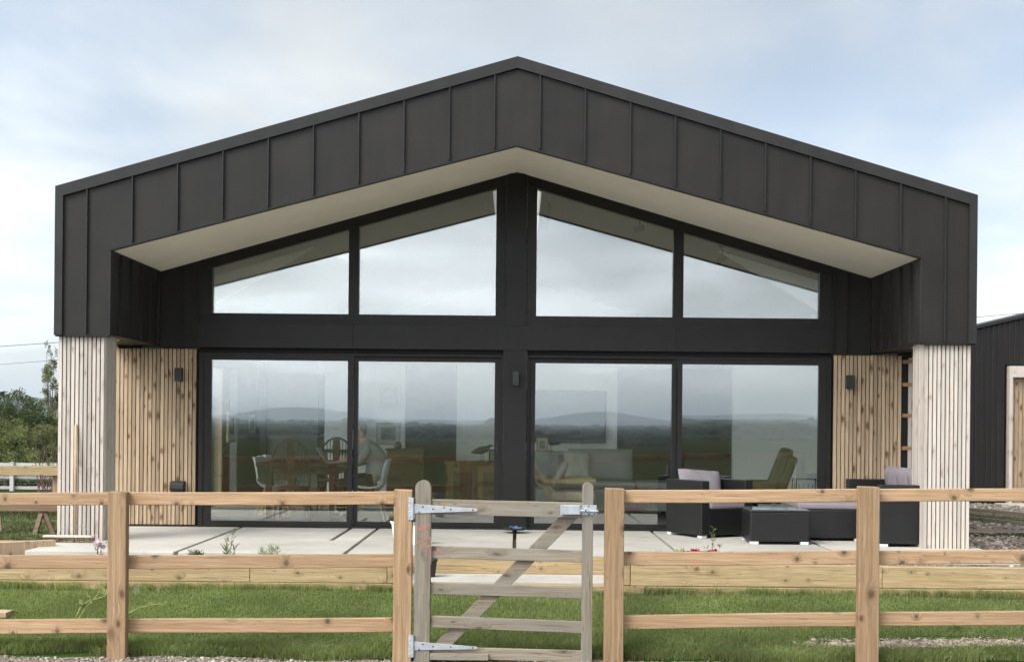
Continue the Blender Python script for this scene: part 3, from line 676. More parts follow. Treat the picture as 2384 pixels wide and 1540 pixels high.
MB().box(-4.9, 4.9, LEN-.1, LEN, -.3, .95).box(-4.9, 4.9, LEN-.1, LEN, 2.2, 3.75).box(-4.9, -3.2, LEN-.1, LEN, .95, 2.2).box(-.6, .6, LEN-.1, LEN, .95, 2.2).box(3.2, 4.9, LEN-.1, LEN, .95, 2.2).prism([(-4.9, 3.75), (4.9, 3.75), (0, 5.1)], LEN-.1, LEN).build('rear_wall', M['white'], house)  # the gaps are unseen openings added to let light in from behind

# ---- glazed wall: post, transom, windows, sliding doors
K0, K1, K2, K3 = 0.25, 1.928, 2.052, 3.722
FRW = 3.875
MB().box(-.126, .126, D-.03, D+.10, 2.487, zsof(.126)+.01).build('centre_post', M['frame'], house)
MB().box(-.142, .142, D-.045, D+.10, -.004, 2.1945).build('centre_post', M['frame'], house)
for a, b in ((-FRW, -1.99), (-1.986, 1.958), (1.962, FRW)):
    MB().box(a, b, D-.05, D+.09, 2.196, 2.484).build('transom_panel', M['frame'], house)
MB().box(-FRW+.004, FRW-.004, D+.03, D+.11, 2.188, 2.492).build('transom_core', M['gap'], house)
def pane(x0, x1, z0f, z1f, parent, yy):
    MB().prism([(x0, z0f(x0)), (x1, z0f(x1)), (x1, z1f(x1)), (x0, z1f(x0))], yy, yy+.026).build('pane', M['glass'], parent)
gt = lambda x: zsof(x) - 0.13
for sgn in (-1, 1):
    win = bpy.data.objects.new('gable_window', None); C.objects.link(win); win.parent = house; win.location = (sgn*2.0, D, 2.487)
    def bx(name, x0, x1, z0f, z1f, y0, y1, mat='frame'):
        a, b = sorted((sgn*x0, sgn*x1))
        z0 = z0f if callable(z0f) else (lambda x: z0f); z1 = z1f if callable(z1f) else (lambda x: z1f)
        o = MB().prism([(a, z0(a)), (b, z0(b)), (b, z1(b)), (a, z1(a))], y0, y1).build(name, M[mat], win); o.location = -win.location; return o
    ztf = lambda x: zsof(x) + .012
    bx('frame_sill', .128, FRW, 2.487, 2.617, D-.012, D+.085)
    bx('frame_head', .128, FRW, gt, ztf, D-.012, D+.085)
    bx('frame_jamb', .128, K0, 2.6185, lambda x: gt(x)-.0015, D-.010, D+.083)
    bx('frame_jamb', K3, FRW, 2.6185, lambda x: gt(x)-.0015, D-.010, D+.083)
    bx('mullion', K1, K2, 2.6185, lambda x: gt(x)-.0015, D-.014, D+.083)
    for x in (K0+.19, K1-.16, K2+.09, K3-.15):
        bx('drain_cap', x-.022, x+.022, 2.575, 2.588, D-.016, D-.011, 'black')
    for a, b in ((K0, K1), (K2, K3)):
        A_, B_ = sorted((sgn*a, sgn*b))
        o = MB().prism([(A_-.01, 2.605), (B_+.01, 2.605), (B_+.01, gt(B_)+.012), (A_-.01, gt(A_)+.012)], D+.028, D+.054).build('pane', M['glass'], win); o.location = -win.location
for sgn in (-1, 1):
    door = bpy.data.objects.new('sliding_door', None); C.objects.link(door); door.parent = house; door.location = (sgn*2.0, D, 0.0)
    def dbx(name, x0, x1, y0, y1, z0, z1, mat='frame'):
        a, b = sorted((sgn*x0, sgn*x1)); o = MB().box(a, b, y0, y1, z0, z1).build(name, M[mat], door); o.location = -door.location; return o
    GB, GT_ = 0.075, 2.045
    dbx('head_track', .145, FRW, D+.03, D+.10, 2.125, 2.1865, 'gap')
    dbx('head_frame', .145, FRW, D-.012, D+.10, 2.108, 2.132)
    dbx('threshold', .145, FRW, D-.015, D+.10, -.004, .022)
    dbx('side_jamb', FRW-.055, FRW, D-.014, D+.10, .0225, 2.1075)
    dbx('side_jamb', .145, .172, D-.014, D+.10, .0225, 2.1075)
    # outer leaf (fixed, nearer the camera) and inner leaf
    for (a, b, y0, inner) in ((K2-.062, FRW-.0555, D-.004, False), (.1725, K1+.058, D+.042, True)):
        ga, gb = (K2, K3) if not inner else (K0, K1)
        dbx('stile', a, ga, y0, y0+.044, .0235, 2.1065); dbx('stile', gb, b, y0, y0+.044, .0235, 2.1065)
        dbx('leaf_head', ga+.0005, gb-.0005, y0+.001, y0+.043, GT_, 2.1060); dbx('leaf_foot', ga+.0005, gb-.0005, y0+.001, y0+.043, .0240, GB)
        dbx('pane', ga-.008, gb+.008, y0+.010, y0+.036, GB-.008, GT_+.008, 'glass')
        if inner: dbx('handle', .205, .225, y0-.012, y0+.002, .93, 1.05, 'black')
# lamps on the wall
def wall_lamp(label, x, y, z, w, h, d):
    t = thing('wall_lamp', label, 'wall lamp', (X0+x, YF+y, z), 0, 'black up and down wall lamps')
    MB().box(-w/2, w/2, -d, -.012, -h/2, h/2).build('housing', M['black'], t, bev=.004)
    MB().box(-w/2+.012, w/2-.012, -.0118, 0.0, -h/2+.02, h/2-.02).build('bracket', M['black'], t)
    for s_ in (-1, 1): MB().lathe([(0, s_*(h/2+.001)), (w*.36, s_*(h/2+.001)), (w*.36, s_*(h/2-.01))], (0, -d/2-.006, 0), 12).build('lens', M['plastic'], t)
wall_lamp('small black box lamp on the pale slatted wall left of the glazing', at(419, 872, YW).x - X0, D, at(419, 872, YW).z, .085, .165, .10)
wall_lamp('small black box lamp on the orange slatted wall right of the glazing', at(1977, 889, YW).x - X0, D, at(1977, 889, YW).z, .085, .165, .10)
wall_lamp('small black box lamp on the dark centre post between the doors', at(1201, 882, YW).x - X0, D-.045, at(1201, 882, YW).z, .075, .155, .09)
p = at(415, 1131, YW)
t = thing('outdoor_socket', 'black rounded outdoor socket box low on the left slatted wall', 'socket box', (p.x, YW, p.z))
MB().prismx([(-.001, -.06), (-.075, -.055), (-.09, -.02), (-.085, .03), (-.055, .058), (-.001, .062)], -.085, .085).build('cover', M['black'], t, bev=.006, fixn=True)
MB().box(-.09, .09, -.012, -.0005, -.068, .066).build('back_plate', M['black'], t)
# ------------------------------------------------------------------ patio slabs
PX = [-5.02, -3.37, -1.70, -0.02, 1.65, 3.32, 5.02]
patio = MB().box(-5.0, 5.0, 12.47, YW+.25, -.14, -.062).build('patio', M['soil']); tag(patio, kind='structure')
def slab(x0, x1, y0, y1, g=0.02):
    MB().box(x0+g, x1-g, y0, y1, -.06, rng.uniform(-.002, .0)).build('paving_slab', M['concrete'], patio, bev=.008)
for i in range(6):
    a, b = PX[i], PX[i+1]
    if i == 0: slab(-4.88, b, 12.43, YW-.03)
    elif i == 1:
        slab(a, b, 12.45, 13.795, .02)
        MB().box(a+.02, -2.055, 13.80, YW-.03, -.06, -.001).build('paving_slab', M['concrete'], patio, bev=.006)
        MB().box(-2.01, b-.02, 13.80, YW-.03, -.06, -.001).build('paving_slab', M['concrete'], patio, bev=.006)
    else: slab(a, b, 12.45, YW-.03)
# ------------------------------------------------------------------ sleeper retaining wall with step
sw = thing('sleeper_wall', 'low retaining wall of yellowish treated timber sleepers with a recessed step', 'retaining wall', (0, SLY, -.28))
def sleeper(x0, x1, y0, y1, z0, z1, name='sleeper', mat='sleeper'):
    o = MB().box(x0, x1, y0, y1, z0, z1).build(name, M[mat], sw, W=True, bev=.006)
    return o
Z1, Z0 = 0.005, -0.19
def xa(u): return (u - 1202)*SLY/FPX
sleeper(-7.2, xa(582)-.002, SLY, SLY+.10, Z0+.002, Z1); sleeper(xa(582)+.002, -1.195, SLY+.002, SLY+.10, Z0+.002, Z1+.002)
sleeper(-1.19, -1.09, SLY-.004, 12.34, Z0+.003, Z1-.002)
sleeper(xa(1468)+.003, xa(2055)-.002, SLY, SLY+.10, Z0+.002, Z1+.006); sleeper(xa(2055)+.002, 7.2, SLY+.003, SLY+.10, Z0+.002, Z1+.002)
sleeper(xa(1468)-.10, xa(1468)-.002, SLY-.003, 12.34, Z0+.003, Z1+.002)
sleeper(-7.2, -2.6, SLY-.004, SLY+.096, Z0-.20, Z0-.002); sleeper(-2.596, 1.2, SLY-.001, SLY+.099, Z0-.20, Z0-.001); sleeper(1.204, xa(1778), SLY-.004, SLY+.096, Z0-.20, Z0-.002); sleeper(xa(1778)+.004, 7.2, SLY, SLY+.1, Z0-.20, Z0-.003)
sleeper(-1.085, xa(1468)-.104, 12.345, 12.44, -.178, -.004)                     # riser behind the tread
MB().box(-1.083, xa(1468)-.106, SLY+.104, 12.343, -.25, -.176).build('step_tread', M['concrete'], sw, W=True, bev=.004)
# edging sleepers at the far left of the patio
ed = thing('timber_edging', 'brown timber edging with a raised plank at the left end of the patio', 'edging', (-5.2, 12.6, -.1))
MB().box(-7.5, -4.96, 13.15, 13.25, -.14, .02).build('board', M['batten'], ed, W=True, bev=.005)
MB().hexa([(-5.6, 12.22, -.10), (-4.72, 12.88, -.10), (-4.78, 12.95, -.10), (-5.66, 12.29, -.10), (-5.6, 12.22, .06), (-4.72, 12.88, .06), (-4.78, 12.95, .06), (-5.66, 12.29, .06)]).build('plank', M['larch'], ed, W=True)
pl = MB().hexa([(-6.4, 12.35, -.04), (-5.15, 12.66, -.04), (-5.2, 12.9, -.04), (-6.4, 12.75, -.04), (-6.4, 12.35, -.005), (-5.15, 12.66, -.005), (-5.2, 12.9, -.005), (-6.4, 12.75, -.005)])
tag(pl.build('loose_board', M['larch_grey'], bev=.003), 'pale flat board lying beside the left end of the patio', 'board')
b = at(0, 1411, 10.9); 
tb = MB().box(-6.0, at(28, 1411, 10.75).x, 10.62, 10.80, -.45, lawn_z(-5, 10.7) + .028).build('lawn_timber', M['larch'], bev=.004)
tag(tb, 'pale timber edge set into the lawn at the far left', 'timber')
# ------------------------------------------------------------------ front fence
def fence(label, posts, rails, loc):
    t = thing('post_and_rail_fence', label, 'fence', loc, 0, 'new post and rail fence along the gravel')
    for (ul, ur, vt, vb, side) in posts:
        a = at(ul, vt, FY); b = at(ur, vt+1, FY); d0 = at((ul+ur)/2, vb, FY).z - .25
        MB().hexa([(a.x+.002, FY, d0), (b.x+.004, FY, d0), (b.x+.002, FY+.085, d0), (a.x+.002, FY+.085, d0), (a.x, FY, a.z), (b.x, FY, a.z-.004), (b.x, FY+.085, a.z-.002), (a.x, FY+.085, a.z+.003)]).build('post', M['post'], t, W=True, bev=.006)
    for (u0, u1, v0, v1, h) in rails:
        yy = FY + .0865; a = at(u0, v0, yy); b = at(u1, v1, yy); w = .036
        m = MB(); N = 6
        ring = []
        for i in range(N+1):
            f = i/N; q = a.lerp(b, f); wob = .003*math.sin(f*5+v0)
            ring += [(q.x, yy+wob, q.z-h+wob), (q.x, yy+w+wob, q.z-h+wob), (q.x, yy+w+wob, q.z+wob*.6), (q.x, yy+wob, q.z+wob*.6)]
        fs = [(0, 1, 2, 3), (N*4+3, N*4+2, N*4+1, N*4)]
        for i in range(N):
            for k in range(4): fs.append((i*4+k, (i+1)*4+k, (i+1)*4+(k+1) % 4, i*4+(k+1) % 4))
        m.add(ring, fs); m.build('rail', M['rail'], t, W=True, bev=.007, fixn=True)
    return t
HR = .101
fl = fence('new softwood post and rail fence left of the gate', [(-282, -238, 1145, 1535, 1), (251, 294, 1144, 1533, 1), (917, 960, 1139, 1545, 1)],
      [(-260, 272, 1146, 1145.5, HR), (274, 925, 1145.5, 1143.5, HR), (-260, 272, 1292.5, 1291.5, .107), (274, 925, 1291.5, 1289.5, .107), (-260, 272, 1441.5, 1440, .112), (274, 925, 1440, 1436.5, .112)], (-2.0, FY, GZ))
fr = fence('new softwood post and rail fence right of the gate', [(1409, 1454, 1136, 1545, 1), (2001, 2049, 1132, 1524, 1), (2615, 2662, 1130, 1520, 1)],
      [(1445, 2023, 1140, 1137.5, HR), (2025, 2640, 1137.5, 1135.5, HR), (1445, 2023, 1284, 1281, .107), (2025, 2640, 1281, 1279, .107), (1445, 2023, 1431, 1424.5, .108), (2025, 2640, 1423.5, 1420, .108)], (2.0, FY, GZ))
# ------------------------------------------------------------------ gate
gate = thing('garden_gate', 'weathered grey brown five bar wooden garden gate with diagonal brace', 'gate', (at(1175, 1500, FY).x, FY, GZ))
def stile(u0, u1, vt, vb, y0, y1):
    a = at(u0, vt, y0); b = at(u1, vt, y0); zb = at(u0, vb, y0).z; w = b.x - a.x; r = w/2; cx = (a.x+b.x)/2
    poly = [(a.x, zb), (b.x, zb)] + [(cx + r*math.cos(q), a.z - r*1.0 + r*1.0*math.sin(q)) for q in [math.pi*i/10 for i in range(11)]]
    return MB().prism(poly, y0, y1).build('stile', M['gatewoodz'], gate, W=True, bev=.004)
GY = FY + .012
stile(967, 1004, 1117, 1575, GY, GY+.085); stile(1357, 1382, 1122, 1575, GY+.004, GY+.075)
def gbar(u0, v0, u1, v1, h, y, name='rail', th=.034):
    a = at(u0, v0, y); b = at(u1, v1, y)
    return MB().hexa([(a.x, y, a.z-h), (b.x, y, b.z-h), (b.x, y+th, b.z-h), (a.x, y+th, a.z-h), (a.x, y, a.z), (b.x, y, b.z), (b.x, y+th, b.z), (a.x, y+th, a.z)]).build(name, M['gatewood'], gate, W=True, bev=.004)
gbar(1001, 1161, 1359, 1169.5, .118, GY+.018); gbar(1002, 1270, 1359, 1281, .092, GY+.024); gbar(1002, 1355, 1359, 1367, .088, GY+.024)
gbar(1002, 1432, 1359, 1446, .090, GY+.024); gbar(1002, 1504, 1359, 1514, .090, GY+.024)
a = at(1342, 1185, GY+.075); b = at(1012, 1518, GY+.075)
MB().bar((a.x, GY+.075, a.z), (b.x, GY+.075, b.z), .105, .032, (0, 0, 1)).build('brace', M['gatewood'], gate, W=True, bev=.003)
a = at(1001, 1519, GY+.005); b = at(1137, 1536, GY+.005)
MB().box(a.x, b.x, GY-.004, GY+.017, b.z, a.z).build('repair_block', M['gatewood'], gate, W=True, bev=.003)
def strap(v_l, v_r, h0, h1, ub):
    y = GY - .007
    a = at(964, v_l, y); b = at(ub, v_r, y)
    hg = MB().hexa([(a.x, y, a.z-h0), (b.x, y, b.z-h1), (b.x, y+.006, b.z-h1), (a.x, y+.006, a.z-h0), (a.x, y, a.z), (b.x, y, b.z), (b.x, y+.006, b.z), (a.x, y+.006, a.z)]).build('strap_hinge', M['galv'], gate, W=True, bev=.0015)
    zc = a.z - h0/2; xk = at(961, v_l, y).x
    MB().tube([(xk, y-.004, zc-.085), (xk, y-.004, zc+.085)], .011, 10).build('hinge_barrel', M['galv'], hg, W=True, smooth=False)
    MB().box(xk-.034, xk-.006, FY-.007, FY-.0005, zc-.088, zc+.088).build('hinge_plate', M['galv'], hg, W=True, bev=.001)
    for k in (-.06, -.022, .022, .06): MB().lathe([(0, .004), (.005, .002), (.006, 0)], (0, 0, 0), 8).build('bolt', M['bolt'], hg, (xk-.022, FY-.008, zc+k), W=True, rot=(R(90), 0, 0))
    for f, dz in ((.08, -.4), (.14, .25), (.3, 0), (.58, 0), (.93, 0)):
        q = a.lerp(b, f); hh = h0 + (h1-h0)*f
        MB().lathe([(0, .003), (.006, .001), (.007, 0)], (0, 0, 0), 8).build('screw', M['rust'], hg, (q.x, y-.0008, q.z-hh/2+dz*hh), W=True, rot=(R(90), 0, 0))
strap(1172, 1183, .074, .022, 1111); strap(1492, 1504, .068, .020, 1111)
# latch
y = GY - .004; a = at(1309, 1174, y); b = at(1350, 1198, y)
lt = MB().box(a.x-.014, at(1389, 1174, y).x, y+.0, y+.006, b.z, a.z).build('latch_plate', M['galv'], gate, W=True, bev=.001)
MB().box(a.x+.012, b.x, y-.028, y-.0005, b.z+.004, a.z-.002).build('latch_cover', M['galv'], lt, W=True, bev=.004)
zc = (a.z+b.z)/2 - .004
MB().tube([(b.x-.03, y-.018, zc), (at(1392, 1180, y).x, y-.018, zc-.004)], .009, 10).build('bolt_bar', M['galv'], lt, W=True)
MB().tube([(at(1363, 1180, y).x, y-.018, zc), (at(1363, 1180, y).x, y-.05, zc+.02)], .007, 8).build('bolt_knob', M['galv'], lt, W=True)
for (uu, vv) in ((1313, 1178), (1313, 1194), (1353, 1177), (1353, 1195), (1371, 1177), (1371, 1196), (1384, 1196)):
    q = at(uu, vv, y); MB().lathe([(0, .003), (.006, .001), (.007, 0)], (0, 0, 0), 8).build('screw', M['rust'], lt, (q.x, y-.001, q.z), W=True, rot=(R(90), 0, 0))
# red paint smears
def smear(pts, yy):
    q = [at(u, v, yy) for u, v in pts]
    MB().prism([(p.x, p.z) for p in q][::-1], yy, yy+.0012).build('paint_smear', M['redpaint'], gate, W=True, fixn=True)
ys_ = GY - .0014
smear([(972, 1228), (985, 1222), (1001, 1218), (1002, 1224), (994, 1229), (988, 1234), (983, 1237), (976, 1236)], ys_)
smear([(968, 1262), (984, 1252), (1001, 1249), (1002, 1254), (990, 1256), (980, 1262), (969, 1266)], ys_)
smear([(980, 1270), (1000, 1268), (1002, 1272), (992, 1274), (982, 1274)], ys_)
smear([(976, 1252), (981, 1246), (984, 1247), (980, 1253)], ys_)
smear([(1002, 1250), (1004, 1250), (1004, 1312), (1002, 1312)], ys_)
smear([(1016, 1275), (1021, 1273), (1029, 1284), (1026, 1288), (1020, 1290)], GY+.0225)
smear([(1033, 1172), (1036, 1172), (1035, 1184), (1032, 1183)], GY-.0085)
# ------------------------------------------------------------------ garden furniture on the patio
def cushion(name, mat, parent, w, h, d, loc, rot=(0,0,0), pw=2.6):
    """pillow: w wide (x), h high (z), d thick (y)"""
    m = MB(); n = 12
    for side in (1, -1):
        def fn(a, b, side=side):
            x = 2*a-1; z = 2*b-1
            t = max(0.0, (1-abs(x)**pw))**.5 * max(0.0, (1-abs(z)**pw))**.5
            pinch = 1 - .05*(abs(x)*abs(z))**2
            px = x*w/2*(1-.05*(1-abs(z)))*pinch if pw < 4 else x*w/2
            pz = z*h/2*(1-.05*(1-abs(x)))*pinch if pw < 4 else z*h/2
            return (px + 0, side*(d/2)*(.06+.94*t) + .006*math.sin(9*x+4*z), pz)
        q = MB().grid(fn, n, n); q.f = [f if side < 0 else f[::-1] for f in q.f]; m.add(q.v, q.f)
    k = (n+1)*(n+1)
    for i in range(n):
        for a, b in (((i), (i+1)), (n*(n+1)+i+1, n*(n+1)+i), ((i+1)*(n+1), i*(n+1)), (i*(n+1)+n, (i+1)*(n+1)+n)): m.f.append((a, b, b+k, a+k))
    return m.build(name, M[mat], parent, loc, smooth=True, rot=rot, fixn=True)
def rpanel(name, x0, x1, y0, y1, z0, z1, parent): return MB().box(x0, x1, y0, y1, z0, z1).build(name, M['rattan'], parent, bev=.012)
def feet(t, pts, s=.075, h=.028):
    for x, y in pts: MB().box(x-s/2, x+s/2, y-s/2, y+s/2, -.028, -.028+h).build('foot', M['silverfoot'], t)
# armchair: local frame, front toward -y, origin at the near left corner
ac = thing('rattan_armchair', 'black woven rattan armchair with mauve cushions beside the glass doors', 'armchair', (2.12, 14.42, .03), R(30))
AW, AD, AH, AT = .76, .68, .63, .115
rpanel('arm', 0, AT, 0, AD, 0, AH, ac); rpanel('arm', AW-AT, AW, 0, AD, 0, AH, ac)
rpanel('backrest', AT+.001, AW-AT-.001, AD-.12, AD, 0, AH, ac); rpanel('seat_base', AT+.001, AW-AT-.001, .015, AD-.121, .0, .30, ac)
MB().box(AT+.004, AW-AT-.004, -.012, AD-.125, .303, .40).build('seat_cushion', M['cushion'], ac, bev=.03)
cushion('back_cushion', 'cushion', ac, .60, .40, .18, (AW/2-.05, AD-.24, .555), (R(-20), R(4), R(-6)), 3.0)
feet(ac, [(.05, .05), (AW-.05, .05), (.05, AD-.05), (AW-.05, AD-.05)])
# coffee table
tx0 = at(1747, 1200, 13.78).x; tx1 = at(1884.5, 1200, 13.78).x
ct = thing('coffee_table', 'low black rattan coffee table with a glass top', 'coffee table', (tx0, 13.78, .03))
tw_ = tx1 - tx0
rpanel('body', 0, tw_, 0, .55, 0, .325, ct)
MB().box(-.006, tw_+.006, -.006, .556, .327, .343).build('rim', M['black'], ct, bev=.004)
MB().box(.0, tw_, .0, .55, .3445, .353).build('glass_top', M['glasstop'], ct, bev=.003)
feet(ct, [(.05, .045), (tw_-.05, .045), (.05, .50), (tw_-.05, .50)], .085, .03)
# corner sofa facing left, and its footstool
sf = thing('rattan_sofa', 'black rattan sofa with grey mauve cushions tucked behind the right column', 'sofa', (3.94, 13.64, .03))
rpanel('arm', 0, .82, 0, .13, 0, .64, sf); rpanel('arm', 0.05, .82, 1.50, 1.63, 0, .64, sf)
rpanel('backrest', .70, .82, .131, 1.499, 0, .64, sf); rpanel('seat_base', .03, .699, .131, 1.499, 0, .29, sf)
MB().box(.015, .70, .14, 1.49, .293, .39).build('seat_cushion', M['cushion'], sf, bev=.03)
for k, yy in enumerate((.34, .74, 1.18)): cushion('back_cushion', 'cushion', sf, .44, .44, .17, (.53, yy, .60), (R(-12), 0, R(90)+.06*k))
feet(sf, [(.05, .05), (.77, .05), (.06, 1.58), (.77, 1.58)], .085, .03)
fsx = at(1858, 1200, 14.28).x
fs_ = thing('rattan_footstool', 'black rattan footstool with mauve cushion between the table and the sofa', 'footstool', (fsx, 14.28, .03))
fw = 3.93 - fsx
rpanel('body', 0.02, fw, 0, .70, 0, .325, fs_)
MB().box(.0, fw-.01, .0, .70, .328, .40).build('seat_cushion', M['cushion'], fs_, bev=.022)
feet(fs_, [(.07, .05), (fw-.05, .05), (.07, .65), (fw-.05, .65)])
# broom against the left column
hb = at(160, 1262, 13.30)
br = thing('broom', 'wide wooden yard broom leaning against the left column', 'broom', (hb.x, 13.28, 0))
bt = at(177, 988, 13.50); b0 = at(175, 1254, 13.33)
MB().tube([(b0.x-hb.x, b0.y-13.28, .06), (bt.x-hb.x, bt.y-13.28, bt.z)], [.016, .0165], 10).build('handle', M['brush'], br, smooth=True)
h0 = at(103, 1253, 13.3).x - hb.x; h1 = at(222, 1256, 13.3).x - hb.x
head = MB().box(h0, h1, -.03, .035, .052, .075).build('head', M['larch_grey'], br, bev=.006)
m = MB()
for i in range(46):
    for j in range(4):
        x = h0+.01+(h1-h0-.02)*i/45; y = -.025+.016*j
        m.add([(x-.006, y, .046), (x+.006, y, .046), (x+rng.uniform(-.012, .012), y-.012+rng.uniform(-.01, .01), .002)], [(0, 1, 2)])
        m.add([(x, y-.006, .046), (x, y+.006, .046), (x+rng.uniform(-.012, .012), y-.012+rng.uniform(-.01, .01), .002)], [(0, 1, 2)])
m.build('bristles', M['coir'], head)
c_ = (b0.x-hb.x)
for s_ in (-1, 1):
    pts = [(c_ + s_*(.0 + .16*math.sin(a)), .01 + .02*math.cos(a), .075 + .10*math.cos(a)) for a in [math.pi/2*i/6 for i in range(7)]]
    MB().tube(pts, .0035, 6).build('brace_wire', M['wire'], br)
# shallow black dish with a blue cloth in front of the centre post
p = at(1198, 1236, 15.0)
ds = thing('black_dish', 'shallow black dish on a short stand in front of the centre post', 'dish', (p.x, 14.95, 0))
MB().lathe([(0, .045), (.125, .05), (.148, .062), (.15, .058), (.13, .038), (.03, .03), (.028, .005), (.06, .0), (0, 0)], n=28).build('bowl', M['black'], ds, smooth=True)
bc = MB(); bc.grid(lambda a, b: (-.075+.15*a, -.05+.10*b, .068+.016*math.sin(7*a+2*b)*math.cos(5*b)+.006*math.sin(13*a)), 14, 10)
o = bc.build('cloth', M['bluecloth'], None, (p.x+.01, 14.93, 0), smooth=True); o.modifiers.new('s', 'SOLIDIFY').thickness = .012
tag(o, 'crumpled blue cloth lying in the black dish', 'cloth')

# ------------------------------------------------------------------ small plants
def leaf_soup(pts, dirs, ln, wd, bend=0.25):
    """pts, dirs (n,3): pointed leaves as two triangles each -> (n,4,3)"""
    n = len(pts); d = dirs/np.linalg.norm(dirs, axis=1)[:, None]
    r = NP.normal(size=(n, 3)); s = np.cross(d, r); s /= np.linalg.norm(s, axis=1)[:, None]
    up = np.cross(s, d)
    L = (ln*NP.uniform(.7, 1.3, n))[:, None]; Wd = (wd*NP.uniform(.7, 1.3, n))[:, None]
    mid = pts + d*L*.5 + up*L*bend*.3
    return np.stack([pts, mid + s*Wd/2, pts + d*L, mid - s*Wd/2], 1)
def leaf_obj(name, q, mat, parent=None, loc=(0,0,0)):
    n = len(q); me = bpy.data.meshes.new(name); me.vertices.add(4*n); me.vertices.foreach_set('co', q.reshape(-1).astype(np.float32))
    idx = (np.arange(n)*4)[:, None] + np.array([0, 1, 2, 0, 2, 3])[None]
    me.loops.add(6*n); me.loops.foreach_set('vertex_index', idx.reshape(-1).astype(np.int32))
    me.polygons.add(2*n); me.polygons.foreach_set('loop_start', np.arange(0, 6*n, 3, dtype=np.int32)); me.update(calc_edges=True)
    return link(name, me, mat, parent, loc)
def stemmy(name, label, base, stems, leafmat, ll, lw, nl, group=None, flower=None, fsize=.03, stemr=.003, cat='plant', stem_mat='leaf_light'):
    """stems: list of (dx, dy, height, leandx, leandy)"""
    t = thing(name, label, cat, base, 0, group)
    sm = MB(); P_, D_ = [], []; FP = []
    for dx_, dy_, h, lx, ly in stems:
        a = Vector((dx_, dy_, -.02)); c = Vector((dx_+lx, dy_+ly, h))
        pts = [a.lerp(c, f) + Vector((lx, ly, 0))*(f*f-f)*.6 for f in (0, .25, .5, .75, 1)]
        sm.tube(pts, [stemr, stemr, stemr*.8, stemr*.6, stemr*.35], 5)
        for k in range(nl):
            f = NP.uniform(.12, 1); q = a.lerp(c, f) + Vector((lx, ly, 0))*(f*f-f)*.6
            an = NP.uniform(0, 6.28); P_.append(q); D_.append((math.cos(an), math.sin(an), NP.uniform(.5, 1.8)))
        FP.append(pts[-1])
    sm.build('stem', M[stem_mat], t)
    leaf_obj('leaves', leaf_soup(np.array([tuple(q) for q in P_]), np.array(D_), ll, lw), M[leafmat], t)
    if flower:
        Q, E_ = [], []
        for q in FP:
            for k in range(14):
                v = NP.normal(size=3); v[2] = abs(v[2])*.7; Q.append(np.array(q) + NP.normal(0, fsize*.35, 3)); E_.append(v)
        leaf_obj('flowers', leaf_soup(np.array(Q), np.array(E_), fsize, fsize*.8), M[flower], t)
    return t
def on_bed(u, v, y=12.15): q = at(u, v, y); return (q.x, y, -.05)
def zat(u, v, y=12.15): return at(u, v, y).z + .05
stemmy('bed_plant', 'small dark green tussock in the bed at the left slab joint', on_bed(455, 1288), [(rng.uniform(-.06, .06), rng.uniform(-.03, .03), rng.uniform(.05, .085), rng.uniform(-.03, .03), 0) for i in range(16)], 'leaf_dark', .04, .010, 14)
stemmy('bed_plant', 'tall thin weed with narrow leaves in the bed left of the gate', on_bed(533, 1288), [(-.02, 0, .24, -.01, 0), (.01, 0, .32, .03, 0), (.02, .01, .15, .05, 0), (-.01, 0, .12, -.03, 0)], 'leaf_light', .07, .010, 13)
stemmy('bed_plant', 'grey green lavender sprigs in the bed left of the gate', on_bed(628, 1288), [(k*.028-.09, rng.uniform(-.02, .02), h, rng.uniform(-.02, .02), 0) for k, h in enumerate((.12, .09, .10, .13, .17, .12, .15))], 'leaf_silver', .045, .010, 26)
stemmy('bed_plant', 'pale lilac flower on a short stem near the broom', on_bed(227, 1282), [(0, 0, .15, .0, 0), (.02, 0, .12, .03, 0)], 'leaf', .05, .008, 18, flower='petal_lilac', fsize=.05)
stemmy('bed_plant', 'clump of dark red dianthus flowers in the bed right of the gate', on_bed(1632, 1290), [(rng.uniform(-.14, .14), rng.uniform(-.05, .05), rng.uniform(.06, .14), rng.uniform(-.03, .03), 0) for i in range(24)], 'leaf_silver', .05, .006, 10, flower='petal_red', fsize=.035)
stemmy('bed_plant', 'tall pale flower spike beside the red flowers', on_bed(1655, 1290), [(.01, .03, .36, .02, 0), (.05, .03, .18, .04, 0), (-.02, .02, .16, -.02, 0)], 'leaf_light', .045, .010, 24)
stemmy('bed_plant', 'low pale herb just left of the red flowers', on_bed(1590, 1290), [(k*.03-.05, 0, rng.uniform(.09, .17), rng.uniform(-.03, .03), 0) for k in range(5)], 'leaf_silver', .06, .012, 16)
stemmy('bed_plant', 'small grey lavender tuft close to the right gate post', on_bed(1525, 1288), [(k*.022-.09, rng.uniform(-.02, .02), rng.uniform(.06, .12), rng.uniform(-.03, .03), 0) for k in range(9)], 'leaf_silver', .04, .007, 18)
stemmy('bed_plant', 'tiny pale sprig in front of the coffee table', on_bed(1910, 1288), [(-.04, 0, .07, -.01, 0), (.0, 0, .12, 0, 0), (.06, 0, .06, .03, 0)], 'leaf_silver', .045, .012, 14)
stemmy('lawn_weed', 'sandy yellow weed standing in the lawn at right', (at(2225, 1423, 10.45).x, 10.45, lawn_z(3.6, 10.45)), [(-.02, 0, .10, -.04, 0), (0, 0, .13, .01, 0), (.01, 0, .09, .05, 0)], 'leaf_light', .06, .012, 6)
